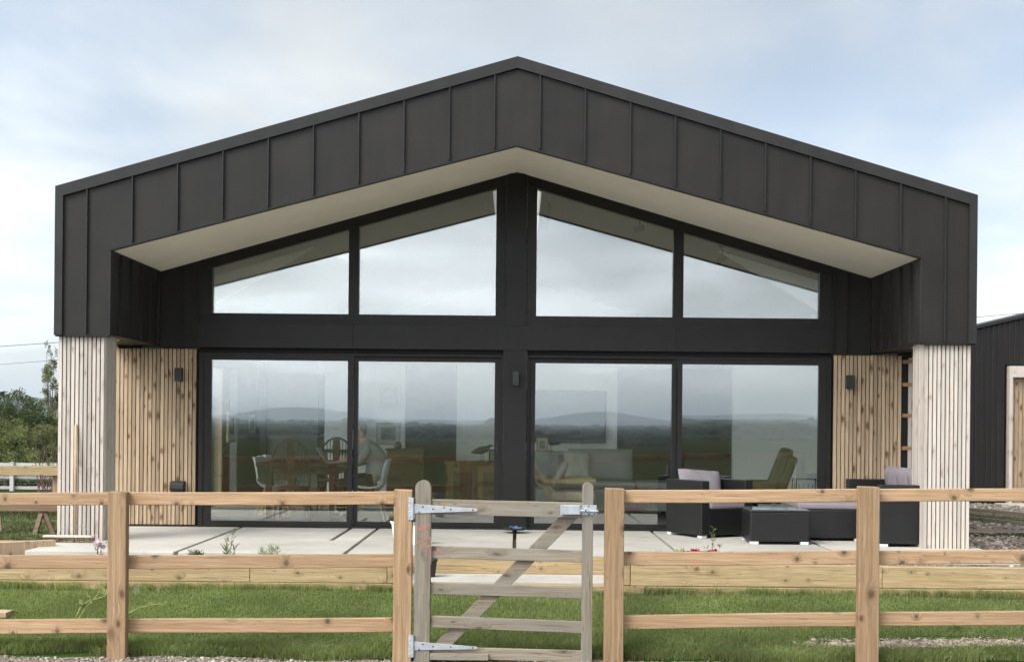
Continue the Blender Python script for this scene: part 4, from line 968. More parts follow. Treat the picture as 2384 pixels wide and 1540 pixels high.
# sprawling vine behind the first fence post
vn = thing('squash_vine', 'sprawling pale green vine with lobed leaves behind the left fence post', 'vine', (-3.05, 9.95, -.47))
def vine(pts, r=.006):
    q = [at(u, v, y) for u, v, y in pts]; MB().tube(q, [r*(1-.5*i/len(q)) for i in range(len(q))], 6).build('stem', M['vine'], vn, W=True, smooth=True); return q
va = vine([(172, 1446, 9.95), (188, 1412, 9.97), (205, 1398, 9.99), (235, 1390, 9.99), (250, 1384, 9.99)]); vb = vine([(178, 1446, 9.95), (205, 1408, 10.0), (222, 1390, 10.02), (238, 1366, 10.04)])
vc = vine([(296, 1428, 9.97), (320, 1415, 9.99), (345, 1409, 9.99), (372, 1404, 9.99), (388, 1408, 9.99)])
def vleaf(u, v, y, r, mat, tilt):
    q = at(u, v, y); m = MB(); n = 15
    pts = [(0, 0, 0)] + [((r*(.75+.25*math.cos(5*2*math.pi*i/n)))*math.cos(2*math.pi*i/n), (r*(.75+.25*math.cos(5*2*math.pi*i/n)))*math.sin(2*math.pi*i/n), r*.18*math.sin(3*i)) for i in range(n)]
    m.add(pts, [(0, 1+i, 1+(i+1) % n) for i in range(n)]); m.build('vine', M[mat], vn, q, W=True, rot=tilt)
for u, v, y, r, mt, tl in ((245, 1376, 9.99, .040, 'vine', (.9, .3, 0)), (189, 1401, 9.96, .035, 'vine', (1.1, .5, 1)), (193, 1408, 9.96, .025, 'leaf_dark', (.7, .2, 0)), (211, 1396, 9.99, .035, 'vine', (1.3, .2, 2)), (205, 1385, 10, .03, 'vine', (.6, .4, 1)), (318, 1374, 9.98, .035, 'leaf_silver', (1.4, .5, .2)), (336, 1362, 10, .035, 'vine', (1.0, .2, 2)), (350, 1405, 9.99, .028, 'vine', (1.0, .3, 0)), (368, 1372, 9.99, .025, 'leaf_silver', (1.2, .7, 1)), (386, 1401, 9.99, .022, 'vine', (1.1, .7, 1)), (322, 1414, 9.98, .022, 'vine', (.9, .3, 1)), (236, 1366, 10.0, .03, 'leaf_silver', (1.2, .2, 1))): vleaf(u, v, y, r, mt, tl)
# flower pots
def pot(label, base, r, h, mat, leaf, flower):
    t = thing('flower_pot', label, 'flower pot', base)
    MB().lathe([(0, 0), (r*.72, 0), (r*.95, h*.9), (r*1.05, h*.9), (r*1.05, h), (r*.93, h), (r*.9, h*.88), (0, h*.88)], n=24).build('pot', M[mat], t, smooth=False)
    P_ = NP.normal(0, r*.45, (70, 3)); P_[:, 2] = h*.88; Dv = np.stack([NP.normal(0, .8, 70), NP.normal(0, .8, 70), NP.uniform(.4, 1.6, 70)], 1)
    leaf_obj('leaves', leaf_soup(P_, Dv, r*.9, r*.3), M[leaf], t)
    Pf = NP.normal(0, r*.5, (40, 3)); Pf[:, 2] = h + NP.uniform(.02, r*1.1, 40); leaf_obj('flowers', leaf_soup(Pf, NP.normal(size=(40, 3)), r*.32, r*.3), M[flower], t)
q = at(940, 1262, 13.9); pot('white pot of yellow pansies behind the left gate post', (q.x-.03, 13.9, 0), .115, .21, 'plastic', 'leaf', 'petal_yellow')
q = at(962, 1262, 13.4); pot('white pot of violet pansies between gate post and gate', (q.x+.02, 13.45, 0), .09, .24, 'plastic', 'leaf_dark', 'petal_violet')
q = at(1004, 1334, 12.0); pot('black pot on the step behind the gate stile', (q.x-.02, 12.05, -.176), .075, .17, 'black', 'leaf', 'petal_lilac')
# ------------------------------------------------------------------ interior
MB().box(-4.85, 4.85, D+.10, LEN-.11, -.05, -.004).build('floor', M['floor'], house)
for sgn in (-1, 1):
    a, b = sorted((sgn*4.62, sgn*4.74))
    MB().box(a, b, D+.16, WY0, -.003, 3.05).box(a, b, WY1, LEN-.11, -.003, 3.05).box(a, b, WY0, WY1, -.003, WZ0).box(a, b, WY0, WY1, WZ1, 3.05).build('inner_wall', M['greywall' if sgn < 0 else 'white'], house)
    a, b = sorted((sgn*3.88, sgn*4.62))
    MB().prism([(a, -.003), (b, -.003), (b, zsof(b)-.1), (a, zsof(a)-.1)], D+.145, D+.19).build('inner_wall', M['white'], house)
def part_wall(x0, x1, y, z1=None, th=.1, mat='white'):
    z1 = z1 or 2.65; f = lambda x: z1
    pts = [(x0, -.003), (x1, -.003), (x1, f(x1))] + ([(0, f(0))] if x0 < 0 < x1 and z1 is None else []) + [(x0, f(x0))]
    MB().prism(pts, y-YF, y-YF+th).build('partition', M[mat], house, (-X0, 0, 0))
PY = 21.2; ks = PY/FPX
xp = lambda u: (u-1200)*ks
part_wall(xp(617), xp(735), PY, mat='greywall'); part_wall(xp(770), xp(945), PY-.6); part_wall(xp(1058), xp(1432), PY); part_wall((1703-1202)*19.2/FPX, 4.6, 19.2)
part_wall(-4.6, 4.6, 24.4, 2.4, .08, 'greywall')
MB().box(xp(735)+.002, xp(770)-.002, PY-YF-.02, PY-YF+.04, 2.1, 2.65).build('partition', M['white'], house, (-X0, 0, 0))
df = MB().box(xp(602), xp(617)-.004, PY-YF-.05, PY-YF+.10, -.003, 2.3); df.build('door_frame', M['frame'], house, (-X0, 0, 0))
def framed(label, c, w, h, axis, art, fr, matw=.0, group=None, y_=0):
    t = thing('framed_picture', label, 'picture', c, R(90) if axis == 'x' else 0, group)
    e = .025
    for n_, (a, b, z0, z1) in enumerate(((-w/2, w/2, h/2-e, h/2), (-w/2, w/2, -h/2, -h/2+e), (-w/2, -w/2+e, -h/2+e+.0005, h/2-e-.0005), (w/2-e, w/2, -h/2+e+.0005, h/2-e-.0005))):
        MB().box(a, b, -.03, 0, z0, z1).build('frame', M[fr], t)
    MB().box(-w/2+e, w/2-e, -.014, -.002, -h/2+e, h/2-e).build('mount', M['cream'], t)
    k = matw; MB().box(-w/2+e+k, w/2-e-k, -.0165, -.0145, -h/2+e+k, h/2-e-k).build('print', M[art], t)
yB = PY-.6-.001
q = at(904, 1009, yB); framed('landscape print in a silver frame on the wall behind the seated person', q, .40, .37, 'y', 'art1', 'silverframe', .055)
q = at(907, 922, yB); framed('pale print hanging above the landscape print', q, .36, .42, 'y', 'art2', 'plastic', .07)
q = at(817, 970, yB); framed('narrow pale print left of the seated person', q, .24, .55, 'y', 'art2', 'plastic', .05)
framed('small gilt framed picture farther along the left side wall', (-4.625+X0, 22.0, 1.25), .5, .36, 'x', 'art1', 'goldframe', .04)
framed('small gilt framed picture nearer on the left side wall', (-4.625+X0, 20.4, 1.2), .55, .5, 'x', 'art1', 'goldframe', .05)
# --- dining table
dt = thing('dining_table', 'dark brown wooden dining table behind the left glass door', 'table', (-2.8, 17.3, 0))
MB().box(-3.46, -2.13, 16.62, 18.3, .70, .745).build('tabletop', M['darkwood'], dt, W=True, bev=.01)
MB().box(-3.30, -2.40, 16.70, 18.2, .60, .699).build('apron', M['darkwood'], dt, W=True)
for x, y in ((-3.30, 16.72), (-2.46, 16.72), (-3.30, 18.15), (-2.46, 18.15)):
    MB().hexa([(x-.028, y-.028, 0), (x+.028, y-.028, 0), (x+.028, y+.028, 0), (x-.028, y+.028, 0), (x-.04, y-.04, .60), (x+.04, y-.04, .60), (x+.04, y+.04, .60), (x-.04, y+.04, .60)]).build('leg', M['darkwood'], dt, W=True)
# --- windsor chairs: back towards -y in local frame
def windsor(label, loc, rz):
    t = thing('windsor_chair', label, 'chair', loc, rz, 'hoop back wooden chairs')
    MB().prismz([(.22*math.cos(a), .21*math.sin(a)) for a in [2*math.pi*i/20 for i in range(20)]], .42, .455).build('seat', M['darkwood'], t, bev=.008)
    hoop = [(-.235, -.17, .46)] + [(-.25*math.cos(a), -.20-.05*math.sin(a), .72+.34*math.sin(a)) for a in [math.pi*i/14 for i in range(15)]] + [(.235, -.17, .46)]
    MB().tube(hoop, .014, 8).build('hoop', M['darkwood'], t, smooth=True)
    arm = [(-.27, .12, .66)] + [(-.27*math.cos(a), -.05-.17*math.sin(a), .665) for a in [math.pi*i/10 for i in range(11)]] + [(.27, .12, .66)]
    MB().tube(arm, .014, 8).build('arm_bow', M['darkwood'], t, smooth=True)
    for i in range(9):
        if i in (4,): continue
        x = -.19 + .38*i/8; zt_ = .72+.34*math.sqrt(max(0, 1-(x/.25)**2)); MB().tube([(x*.85, -.17, .455), (x, -.22, zt_)], .006, 6).build('spindle', M['darkwood'], t)
    sp = MB().prism([(-.03, .455), (.03, .455), (.045, .60), (.025, .68), (.055, .80), (.06, .92), (.035, 1.05), (-.035, 1.05), (-.06, .92), (-.055, .80), (-.025, .68), (-.045, .60)], -.215, -.203); sp.build('splat', M['darkwood'], t)
    for sx in (-1, 1):
        for sy in (-1, 1): MB().tube([(sx*.15, sy*.14, .42), (sx*.20, sy*.19, .2), (sx*.215, sy*.205, 0)], [.016, .02, .012], 8).build('leg', M['darkwood'], t)
        MB().tube([(sx*.19, -.18, .2), (sx*.19, .18, .2)], .01, 6).build('stretcher', M['darkwood'], t)
    MB().tube([(-.19, 0, .2), (.19, 0, .2)], .01, 6).build('stretcher', M['darkwood'], t)
windsor('dark hoop back wooden chair with its back to the left glass door', (-2.92, 16.42, 0), 0)
windsor('dark hoop back wooden chair at the far end of the dining table', (-2.70, 18.55, 0), R(180))
# --- white shell chairs: facing +x in local frame
def shell_chair(label, loc, rz):
    t = thing('shell_chair', label, 'chair', loc, rz, 'white moulded shell chairs')
    prof = [(.25, .435), (.22, .425), (.12, .405), (0, .395), (-.10, .41), (-.16, .46), (-.185, .54), (-.205, .64), (-.225, .74), (-.245, .80), (-.262, .815)]
    wid = [.17, .20, .225, .235, .235, .23, .225, .215, .195, .16, .12]
    m = MB(); n = 10
    for (x, z), w in zip(prof, wid):
        for j in range(n+1):
            f = 2*j/n-1; curl = abs(f)**3
            m.v.append((x + (.05*curl if z > .46 else 0), w*f, z + (.055*curl if z < .47 else 0)))
    for i in range(len(prof)-1):
        for j in range(n): m.f.append((i*(n+1)+j, i*(n+1)+j+1, (i+1)*(n+1)+j+1, (i+1)*(n+1)+j))
    o = m.build('shell', M['plastic'], t, smooth=True); o.modifiers.new('s', 'SOLIDIFY').thickness = .009
    for sx in (-1, 1):
        for sy in (-1, 1): MB().tube([(sx*.09+.02, sy*.10, .40), (sx*.21+.02, sy*.22, 0)], [.017, .011], 8).build('leg', M['beech'], t)
    for sx in (-1, 1): MB().tube([(sx*.14+.02, -.15, .25), (-sx*.10+.02, .10, .385)], .004, 5).build('brace_wire', M['black'], t); 
    MB().tube([(.16, -.15, .25), (-.12, .15, .25)], .004, 5).build('brace_wire', M['black'], t)
    return t
shell_chair('nearest of the white shell chairs along the left side of the table', (-3.30, 16.95, 0), 0)
shell_chair('second white shell chair along the left side of the table', (-3.36, 17.55, 0), 0)
shell_chair('farthest white shell chair along the left side of the table', (-3.40, 18.15, 0), 0)
shell_chair('white shell chair the person is sitting on', (-1.93, 16.72, 0), R(180))
# --- laptop and papers
lp = thing('laptop', 'open silver laptop on the dining table', 'laptop', (-2.45, 16.95, .746))
MB().box(-.10, .12, -.16, .16, 0, .014).build('base', M['galv'], lp, bev=.003)
MB().hexa([(-.115, -.16, .012), (-.105, -.16, .012), (-.105, .16, .012), (-.115, .16, .012), (-.245, -.16, .20), (-.235, -.16, .205), (-.235, .16, .205), (-.245, .16, .20)]).build('lid', M['galv'], lp)
tag(MB().box(-2.30, -2.16, 17.05, 17.25, .7465, .80).build('book_stack', M['brown'], bev=.004), 'short stack of books on the table beside the laptop', 'books')
# --- wall board with teal base
wb = thing('kitchen_cabinet', 'white wall cabinet with a teal underside left of the seated person', 'cabinet', (xp(800), PY-.62, .9))
MB().box(xp(772), xp(840), PY-1.0, PY-.62, .86, 2.1).build('carcass', M['plastic'], wb, W=True, bev=.004)
MB().box(xp(772), xp(840), PY-.99, PY-.62, .80, .858).build('base_board', M['teal'], wb, W=True)
# --- chest of drawers
cd = thing('chest_of_drawers', 'brown chest of drawers behind the shell chair', 'chest', (at(940, 1160, 19.6).x, 19.6, 0))
w_ = .55; MB().box(-w_/2-.02, w_/2+.02, 0, .45, .86, .89).build('top', M['brown'], cd, bev=.004); MB().box(-w_/2, w_/2, .02, .45, .0, .859).build('carcass', M['brown'], cd)
for z in (.06, .33, .60):
    dr = MB().box(-w_/2+.03, w_/2-.03, -.002, .019, z, z+.24).build('drawer', M['brown'], cd, bev=.003); MB().box(-.05, .05, -.02, -.003, z+.16, z+.175).build('handle', M['black'], dr)
tag(MB().lathe([(0, 0), (.05, .0), (.07, .04), (.045, .09), (.02, .10), (0, .10)], n=16).build('stone_ornament', M['birdwood'], None, (cd.location.x-.12, 19.8, .891), smooth=True), 'small dark ornament on the chest of drawers', 'ornament')
# --- pine cupboard with ornaments
pc = thing('pine_cupboard', 'old pine cupboard with panelled doors left of the centre post', 'cupboard', (at(1110, 1170, 18.2).x, 18.2, 0))
x0 = at(1038, 1100, 18.2).x - pc.location.x; x1 = x0 + 1.35
MB().box(x0-.03, x1+.03, -.02, .45, .705, .74).build('top', M['pine'], pc, bev=.008); MB().box(x0, x1, .0, .45, 0, .704).build('carcass', M['pine'], pc)
for k in range(3):
    a = x0+.04+k*.43; dr = MB().box(a, a+.41, -.022, -.001, .06, .66).build('door', M['pine'], pc, bev=.004)
    MB().box(a+.07, a+.34, -.028, -.0225, .13, .59).build('panel', M['brown'], dr, bev=.01)
    MB().lathe([(0, .0), (.014, .004), (.012, .02), (0, .024)], n=10).build('knob', M['pine'], dr, (a+.37, -.023, .38), rot=(R(90), 0, 0))
def bird(label, x, y, z, s, flip=1, neck=0.0):
    t = thing('bird_carving', label, 'carving', (x, y, z))
    b = [(-.16, 0, .13), (-.10, 0, .145), (-.02, 0, .16), (.06, 0, .18), (.10, 0, .215+neck), (.13, 0, .235+neck)]
    MB().tube([Vector((flip*p[0]*s, 0, p[2]*s)) for p in b], [r*s for r in (.008, .035, .058, .048, .026, .022)], 12).build('body', M['birdwood'], t, smooth=True)
    MB().tube([(flip*.13*s, 0, (.236+neck)*s), (flip*.21*s, 0, (.225+neck)*s)], [.014*s, .002*s], 6).build('beak', M['birdwood'], t)
    for d in (-.012, .018): MB().tube([(flip*d*s, d*s, .12*s), (flip*d*s, d*s, 0.0)], .004*s, 5).build('leg', M['birdwood'], t)
    MB().lathe([(0, 0), (.06*s, 0), (.055*s, .012*s), (0, .014*s)], n=14).build('stand', M['birdwood'], t)
q = at(1122, 1060, 18.35); bird('carved wooden wading bird standing on the pine cupboard', q.x, 18.35, .741, 1.0)
q = at(1283, 1060, 18.4); bird('carved duck with raised head right of the centre post', q.x, 18.45, .90, .8, -1, .03)
framed('small dark photograph standing on the pine cupboard', (at(1150, 1063, 18.25).x, 18.25, .741+.09), .15, .18, 'y', 'art1', 'black', .01)
sb = thing('low_sideboard', 'low dark sideboard behind the sofa right of the centre post', 'sideboard', (at(1330, 1100, 18.9).x, 18.3, 0))
MB().box(-.75, .75, 0, .4, .05, .86).build('carcass', M['brown'], sb); MB().box(-.78, .78, -.02, .42, .861, .895).build('top', M['brown'], sb, bev=.004)
for k in (-.6, .6): MB().box(k-.03, k+.03, .02, .38, 0, .049).build('foot', M['brown'], sb)
framed('pale wooden photo frame on the sideboard behind the sofa', (at(1262, 1063, 18.35).x, 18.35, .896+.10), .17, .2, 'y', 'art1', 'beech', .02)
tv = thing('television', 'large black television on the white wall right of the centre post', 'television', (at(1325, 1000, PY-.05).x, PY-.01, 1.0))
MB().box(-.78, .62, -.05, -.001, -.02, .86).build('casing', M['black'], tv, bev=.004); MB().box(-.765, .605, -.053, -.0505, .0, .845).build('screen', M['tv'], tv)
# --- sofa, armchair, recliner, wire rack
so = thing('corner_sofa', 'grey fabric corner sofa behind the right glass doors', 'sofa', (at(1400, 1150, 17.4).x, 17.4, 0))
MB().box(-.9, 1.05, 0, .85, .10, .40).build('base', M['sofa'], so, bev=.03); MB().box(-.9, .5, .72, .95, .40, .72).build('backrest', M['sofa'], so, bev=.05)
MB().box(-.88, .48, .02, .72, .401, .50).build('seat_cushion', M['sofa'], so, bev=.04); MB().box(.485, 1.04, .02, .84, .401, .50).build('seat_cushion', M['sofa'], so, bev=.04)
cushion('back_cushion', 'sofa', so, .92, .46, .2, (.02, .60, .72), (R(-8), 0, 0), 5); cushion('back_cushion', 'sofa', so, .60, .42, .18, (-.62, .62, .70), (R(-8), 0, 0), 5)
for x in (-.8, .95):
    for y in (.06, .8): MB().box(x-.03, x+.03, y-.03, y+.03, 0, .0995).build('foot', M['darkwood'], so)
tag(cushion('scatter_cushion', 'cream', None, .40, .40, .12, (so.location.x-.33, 17.75, .71), (R(-18), R(6), R(20))), 'cream scatter cushion on the grey corner sofa', 'cushion')
ac2 = thing('lounge_armchair', 'beige lounge armchair with pale wooden frame beside the centre post', 'armchair', (at(1290, 1170, 16.5).x, 16.5, 0), 0)
MB().box(-.08, .52, -.33, .33, .30, .43).build('seat_cushion', M['beige'], ac2, bev=.04)
MB().hexa([(-.12, -.33, .40), (.02, -.33, .40), (.02, .33, .40), (-.12, .33, .40), (-.42, -.33, .86), (-.28, -.33, .88), (-.28, .33, .88), (-.42, .33, .86)]).build('back_cushion', M['beige'], ac2, bev=.04)
for s_ in (-1, 1):
    MB().bar((.10, s_*.36, .05), (-.34, s_*.36, .82), .05, .03, (1, 0, 0)).build('back_leg', M['beech'], ac2); MB().bar((.48, s_*.36, 0), (.44, s_*.36, .56), .045, .03, (1, 0, 0)).build('front_leg', M['beech'], ac2)
    MB().bar((-.22, s_*.36, .56), (.52, s_*.36, .575), .05, .03).build('armrest', M['beech'], ac2)
MB().box(-.05, .46, -.35, .35, .26, .299).build('seat_frame', M['beech'], ac2)
tag(cushion('scatter_cushion', 'cream', None, .42, .42, .12, (ac2.location.x+.06, 16.5, .64), (R(-30), 0, R(-90))), 'cream scatter cushion on the beige lounge armchair', 'cushion')
rc = thing('recliner', 'olive green leather recliner seen from behind at the far right door', 'recliner', (at(1820, 1180, 16.9).x, 16.9, 0), R(-12))
MB().hexa([(-.30, -.26, .30), (-.06, -.26, .30), (-.06, .26, .30), (-.30, .26, .30), (-.02, -.24, 1.02), (.16, -.24, .98), (.16, .24, .98), (-.02, .24, 1.02)]).build('backrest', M['leather'], rc, bev=.05)
MB().hexa([(-.14, -.27, .28), (-.01, -.27, .26), (-.01, .27, .26), (-.14, .27, .28), (.10, -.25, .91), (.21, -.25, .87), (.21, .25, .87), (.10, .25, .91)]).build('back_pad', M['leather'], rc, bev=.03)
MB().box(-.75, -.10, -.28, .28, .26, .42).build('seat', M['leather'], rc, bev=.05)
for s_ in (-1, 1): MB().box(-.70, -.06, s_*.33-.04, s_*.33+.04, .40, .56).build('armrest', M['leather'], rc, bev=.03)
MB().lathe([(0, 0), (.30, 0), (.30, .03), (.04, .05), (.035, .26), (0, .26)], (-.35, 0, 0), 24).build('base', M['black'], rc)
wr = thing('wire_rack', 'black wire magazine rack beside the green recliner', 'rack', (at(1876, 1150, 16.2).x, 16.2, 0))
for s_ in (-1, 1):
    MB().tube([(-.15, s_*.12, 0), (-.15, s_*.12, .62), (.15, s_*.12, .62), (.15, s_*.12, 0)], .007, 6).build('end_frame', M['black'], wr)
    for k in range(5): MB().tube([(-.08+.04*k, s_*.12, .12), (-.12+.06*k, s_*.13, .55)], .004, 5).build('bar', M['wire'], wr)
for z in (.12, .6):
    for x in (-.15, .15): MB().tube([(x, -.12, z), (x, .12, z)], .005, 5).build('side_bar', M['black'], wr)
# --- added white panels imitating the pale lit triangles in the outer gable panes
for pts in ([(478, 640), (478, 720), (800, 535), (760, 550)], [(1925, 655), (1925, 735), (1610, 545), (1650, 562)]):
    q = [at(u, v, 16.35) for u, v in pts]
    MB().prism([(p.x-X0, p.z) for p in q], 16.35-YF, 16.40-YF).build('lit_triangle_panel', M['white'], house, fixn=True)
# --- tracks and spot lamps under the ceiling
def spot(label, p, aim):
    t = thing('track_spot', label, 'spot lamp', p, aim, 'black ceiling spot lamps')
    MB().tube([(0, 0, .16), (0, 0, .02)], .008, 8).build('stem', M['black'], t); MB().box(-.05, .05, -.018, .018, .16, .185).build('adapter', M['black'], t)
    MB().tube([(-.07, 0, -.02), (.06, 0, .015)], [.042, .042], 14).build('head', M['black'], t)
q = at(1489, 532, 15.95); spot('black spot lamp on the ceiling behind the third gable pane', q, 0)
q = at(1682, 606, 15.95); spot('black spot lamp on the ceiling behind the rightmost gable pane', q, .8)
tr = thing('ceiling_track', 'black lighting track along the ceiling behind the third gable pane', 'light track', (at(1275, 470, 17.0).x, 17.0, 0))
zt_ = 4.3 - .29*abs(tr.location.x) - .13
MB().box(-.02, .02, -.9, 1.6, zt_, zt_+.03).build('rail', M['black'], tr); 
for y in (-.6, .4, 1.3): MB().box(-.012, .012, y-.02, y+.02, zt_+.0305, zt_+.13).build('clip', M['black'], tr)
# ------------------------------------------------------------------ seated person
pe = thing('person', 'person in a grey shirt and dark trousers seated at the table facing left', 'person', (-1.93, 16.72, 0))
def skin(name, verts, edges, mat, parent, root=0, sub=2):
    me = bpy.data.meshes.new(name); me.from_pydata([v[:3] for v in verts], edges, [])
    o = link(name, me, M[mat], parent)
    m = o.modifiers.new('skin', 'SKIN'); m.use_smooth_shade = True
    for i, v in enumerate(verts):
        sv = me.skin_vertices[0].data[i]; sv.radius = (v[3], v[4] if len(v) > 4 else v[3]); sv.use_root = (i == root)
    s_ = o.modifiers.new('sub', 'SUBSURF'); s_.levels = sub; s_.render_levels = sub
    return o
# body (skin): pelvis, spine, neck, head, arms with hands, legs; local x: person faces -x
bv = [(0.02, 0, .50, .12), (0.05, 0, .66, .115), (0.02, 0, .84, .125), (-.06, 0, .99, .10), (-.13, 0, 1.06, .05), (-.17, 0, 1.13, .072), (-.185, 0, 1.20, .09), (-.18, 0, 1.27, .065)]
be = [(0, 1), (1, 2), (2, 3), (3, 4), (4, 5), (5, 6), (6, 7)]
for sy in (-1, 1):
    n = len(bv)
    bv += [(-.05, sy*.19, .97, .058), (-.14, sy*.22, .78, .047), (-.30, sy*.14, .80, .036), (-.355, sy*.12, .785, .026), (-.40, sy*.115, .775, .030)]
    be += [(3, n), (n, n+1), (n+1, n+2), (n+2, n+3), (n+3, n+4)]
    h = n+4
    for k, (dy, ln) in enumerate(((-.028, .062), (-.01, .078), (.009, .072), (.026, .055))):
        m_ = len(bv); bv += [(-.425, sy*(.115+dy*.9), .778, .0095), (-.425-ln*.55, sy*(.115+dy), .776, .0085), (-.425-ln, sy*(.115+dy*1.1), .760, .007)]
        be += [(h, m_), (m_, m_+1), (m_+1, m_+2)]
    m_ = len(bv); bv += [(-.385, sy*.075, .772, .010), (-.415, sy*.055, .765, .008)]; be += [(n+3, m_), (m_, m_+1)]
    m_ = len(bv); bv += [(-.05, sy*.10, .47, .085), (-.42, sy*.13, .49, .062), (-.40, sy*.13, .25, .05), (-.37, sy*.13, .07, .036), (-.47, sy*.135, .04, .034)]
    be += [(0, m_), (m_, m_+1), (m_+1, m_+2), (m_+2, m_+3), (m_+3, m_+4)]
skin('body', bv, be, 'skin', pe)
sv_ = [(0.03, 0, .52, .16, .175), (.075, 0, .68, .15, .16), (.06, 0, .84, .15, .165), (-.03, 0, .98, .12, .14), (-.10, 0, 1.045, .068)]
se = [(0, 1), (1, 2), (2, 3), (3, 4)]
for sy in (-1, 1):
    n = len(sv_); sv_ += [(-.04, sy*.20, .965, .082), (-.14, sy*.235, .775, .066), (-.27, sy*.155, .80, .05)]; se += [(3, n), (n, n+1), (n+1, n+2)]
skin('shirt', sv_, se, 'shirt', pe)
tv_ = [(0.03, 0, .50, .15)]; te = []
for sy in (-1, 1):
    n = len(tv_); tv_ += [(-.06, sy*.10, .475, .10), (-.43, sy*.13, .49, .076), (-.41, sy*.13, .25, .066), (-.375, sy*.13, .10, .062)]; te += [(0, n), (n, n+1), (n+1, n+2), (n+2, n+3)]
    MB().tube([(-.33, sy*.133, .035), (-.40, sy*.134, .045), (-.50, sy*.136, .035), (-.565, sy*.137, .028)], [.036, .045, .042, .022], 12).build('shoe', M['black'], pe, smooth=True)
skin('trousers', tv_, te, 'trousers', pe)
hr = MB()
hr.grid(lambda a, b: (lambda th, ph: (-.168 + .098*math.cos(th)*math.cos(ph), .092*math.sin(th)*math.cos(ph), 1.215 + .115*math.sin(ph) + .004*math.sin(23*th)))(2*math.pi*a, -.75*max(0, math.cos(2*math.pi*a))-.05 + (math.pi/2+.05+.75*max(0, math.cos(2*math.pi*a)))*b), 40, 10)
hr.build('hair', M['hair'], pe, smooth=True)
MB().tube([(-.262, 0, 1.215), (-.283, 0, 1.185), (-.262, 0, 1.175)], [.010, .014, .010], 8).build('nose', M['skin'], pe, smooth=True)
for s_ in (-1, 1):
    MB().lathe([(0, -.008), (.008, -.004), (.009, .003), (0, .009)], (-.262, s_*.032, 1.215), 8).build('eye', M['black'], pe, smooth=True)
    MB().tube([(-.165, s_*.092, 1.17), (-.16, s_*.102, 1.20), (-.165, s_*.094, 1.235)], [.010, .014, .008], 8).build('ear', M['skin'], pe, smooth=True)
MB().tube([(-.258, -.025, 1.145), (-.266, 0, 1.145), (-.258, .025, 1.145)], .005, 6).build('mouth', M['petal_red'], pe)
# ------------------------------------------------------------------ outbuilding on the right
OB = 21.5; ko = OB/FPX
ob = thing('outbuilding', 'dark ribbed metal outbuilding with timber lined doorway behind the right column', 'outbuilding', (9.0, OB, 0))
xl = (2259-1205)*ko; zl = at(2268, 766, OB).z
zr = lambda x: zl + (x - xl)*.245
MB().prism([(xl+.02, -.1), (xl+7, -.1), (xl+7, zr(xl+7)-.06), (xl+.02, zr(xl+.02)-.06)], OB+.05, OB+5).build('wall_core', M['gap'], ob, W=True)
xd = at(2345, 1000, OB).x; zd = at(2365, 852, OB).z
x = xl; pb = 0.0945
while x < xl + 4.0:
    z0 = -.08 if x + pb < xd + .01 or x > xd + 2.2 else zd + .02
    MB().box(x, x+pb-.022, OB, OB+.05, z0, zr(x)-.02).build('cladding_panel', M['zinc'], ob, W=True)
    MB().box(x+pb-.022, x+pb-.001, OB-.022, OB+.05, z0, zr(x)-.015).build('rib', M['trim'], ob, W=True)
    x += pb
rf = MB().hexa([(xl-.03, OB-.05, zr(xl)-.02), (xl+7, OB-.05, zr(xl+7)-.02), (xl+7, OB+5, zr(xl+7)-.02), (xl-.03, OB+5, zr(xl)-.02), (xl-.03, OB-.05, zr(xl)+.035), (xl+7, OB-.05, zr(xl+7)+.035), (xl+7, OB+5, zr(xl+7)+.035), (xl-.03, OB+5, zr(xl)+.035)]); rf.build('roof_edge', M['trim'], ob, W=True)
MB().box(xd, xd+.055, OB-.09, OB+.6, -.03, zd).build('door_lining', M['larch_grey'], ob, W=True)
MB().box(xd+.0555, xd+2.2, OB-.09, OB+.6, zd-.19, zd).build('door_lining', M['larch_grey'], ob, W=True)
ms = MB().box(0, .062, 0, .02, 0, zd-.19+.02).mesh('door_slat')
for i in range(16): link('slat', ms, M['batten' if i % 3 else 'larch'], ob, (xd+.06+i*.07, OB+.02, -.02), W=True)
MB().box(xd-.25, xd+2.3, OB-.75, OB-.1, -.03, .03).build('door_step', M['concrete'], ob, W=True, bev=.01)
# sleeper-edged grass strip in the yard
def edging(label, a, b, h, z):
    t = thing('yard_edging', label, 'edging', ((a[0]+b[0])/2, (a[1]+b[1])/2, z)); MB().bar((a[0], a[1], z+h/2), (b[0], b[1], z+h/2), h, .06).build('board', M['gatewood'], t, W=True, bev=.004)
a = at(2250, 1165+20, 18.6); b_ = at(2400, 1205, 16.9)
edging('weathered timber board edging the upper side of the yard grass strip', (a.x, 19.0), (b_.x+.8, 16.7), .13, -.02)
edging('weathered timber board edging the lower side of the yard grass strip', (at(2250, 1200, 17.2).x, 17.6), (at(2400, 1200, 15.4).x+.8, 15.2), .10, -.02)
n = 9000; t_ = NP.uniform(0, 1, n); w_ = NP.uniform(0, 1, n)
p0 = np.array([at(2250, 1200, 17.2).x, 17.65]); p1 = np.array([at(2400, 1200, 15.4).x+.8, 15.25]); q0 = np.array([a.x, 18.9]); q1 = np.array([b_.x+.8, 16.6])
pp = (p0*(1-t_)[:, None] + p1*t_[:, None])*(1-w_)[:, None] + (q0*(1-t_)[:, None] + q1*t_[:, None])*w_[:, None]
k_ = NP.uniform(0, 1, n) > w_*.85
_, P5 = blades(int(k_.sum()), pp[k_, 0], pp[k_, 1], np.full(int(k_.sum()), .02), 0.06, .010, .9)
grass_object('yard_grass', P5, M['leaf'], 'thin strip of grass and weeds between the yard edging boards')
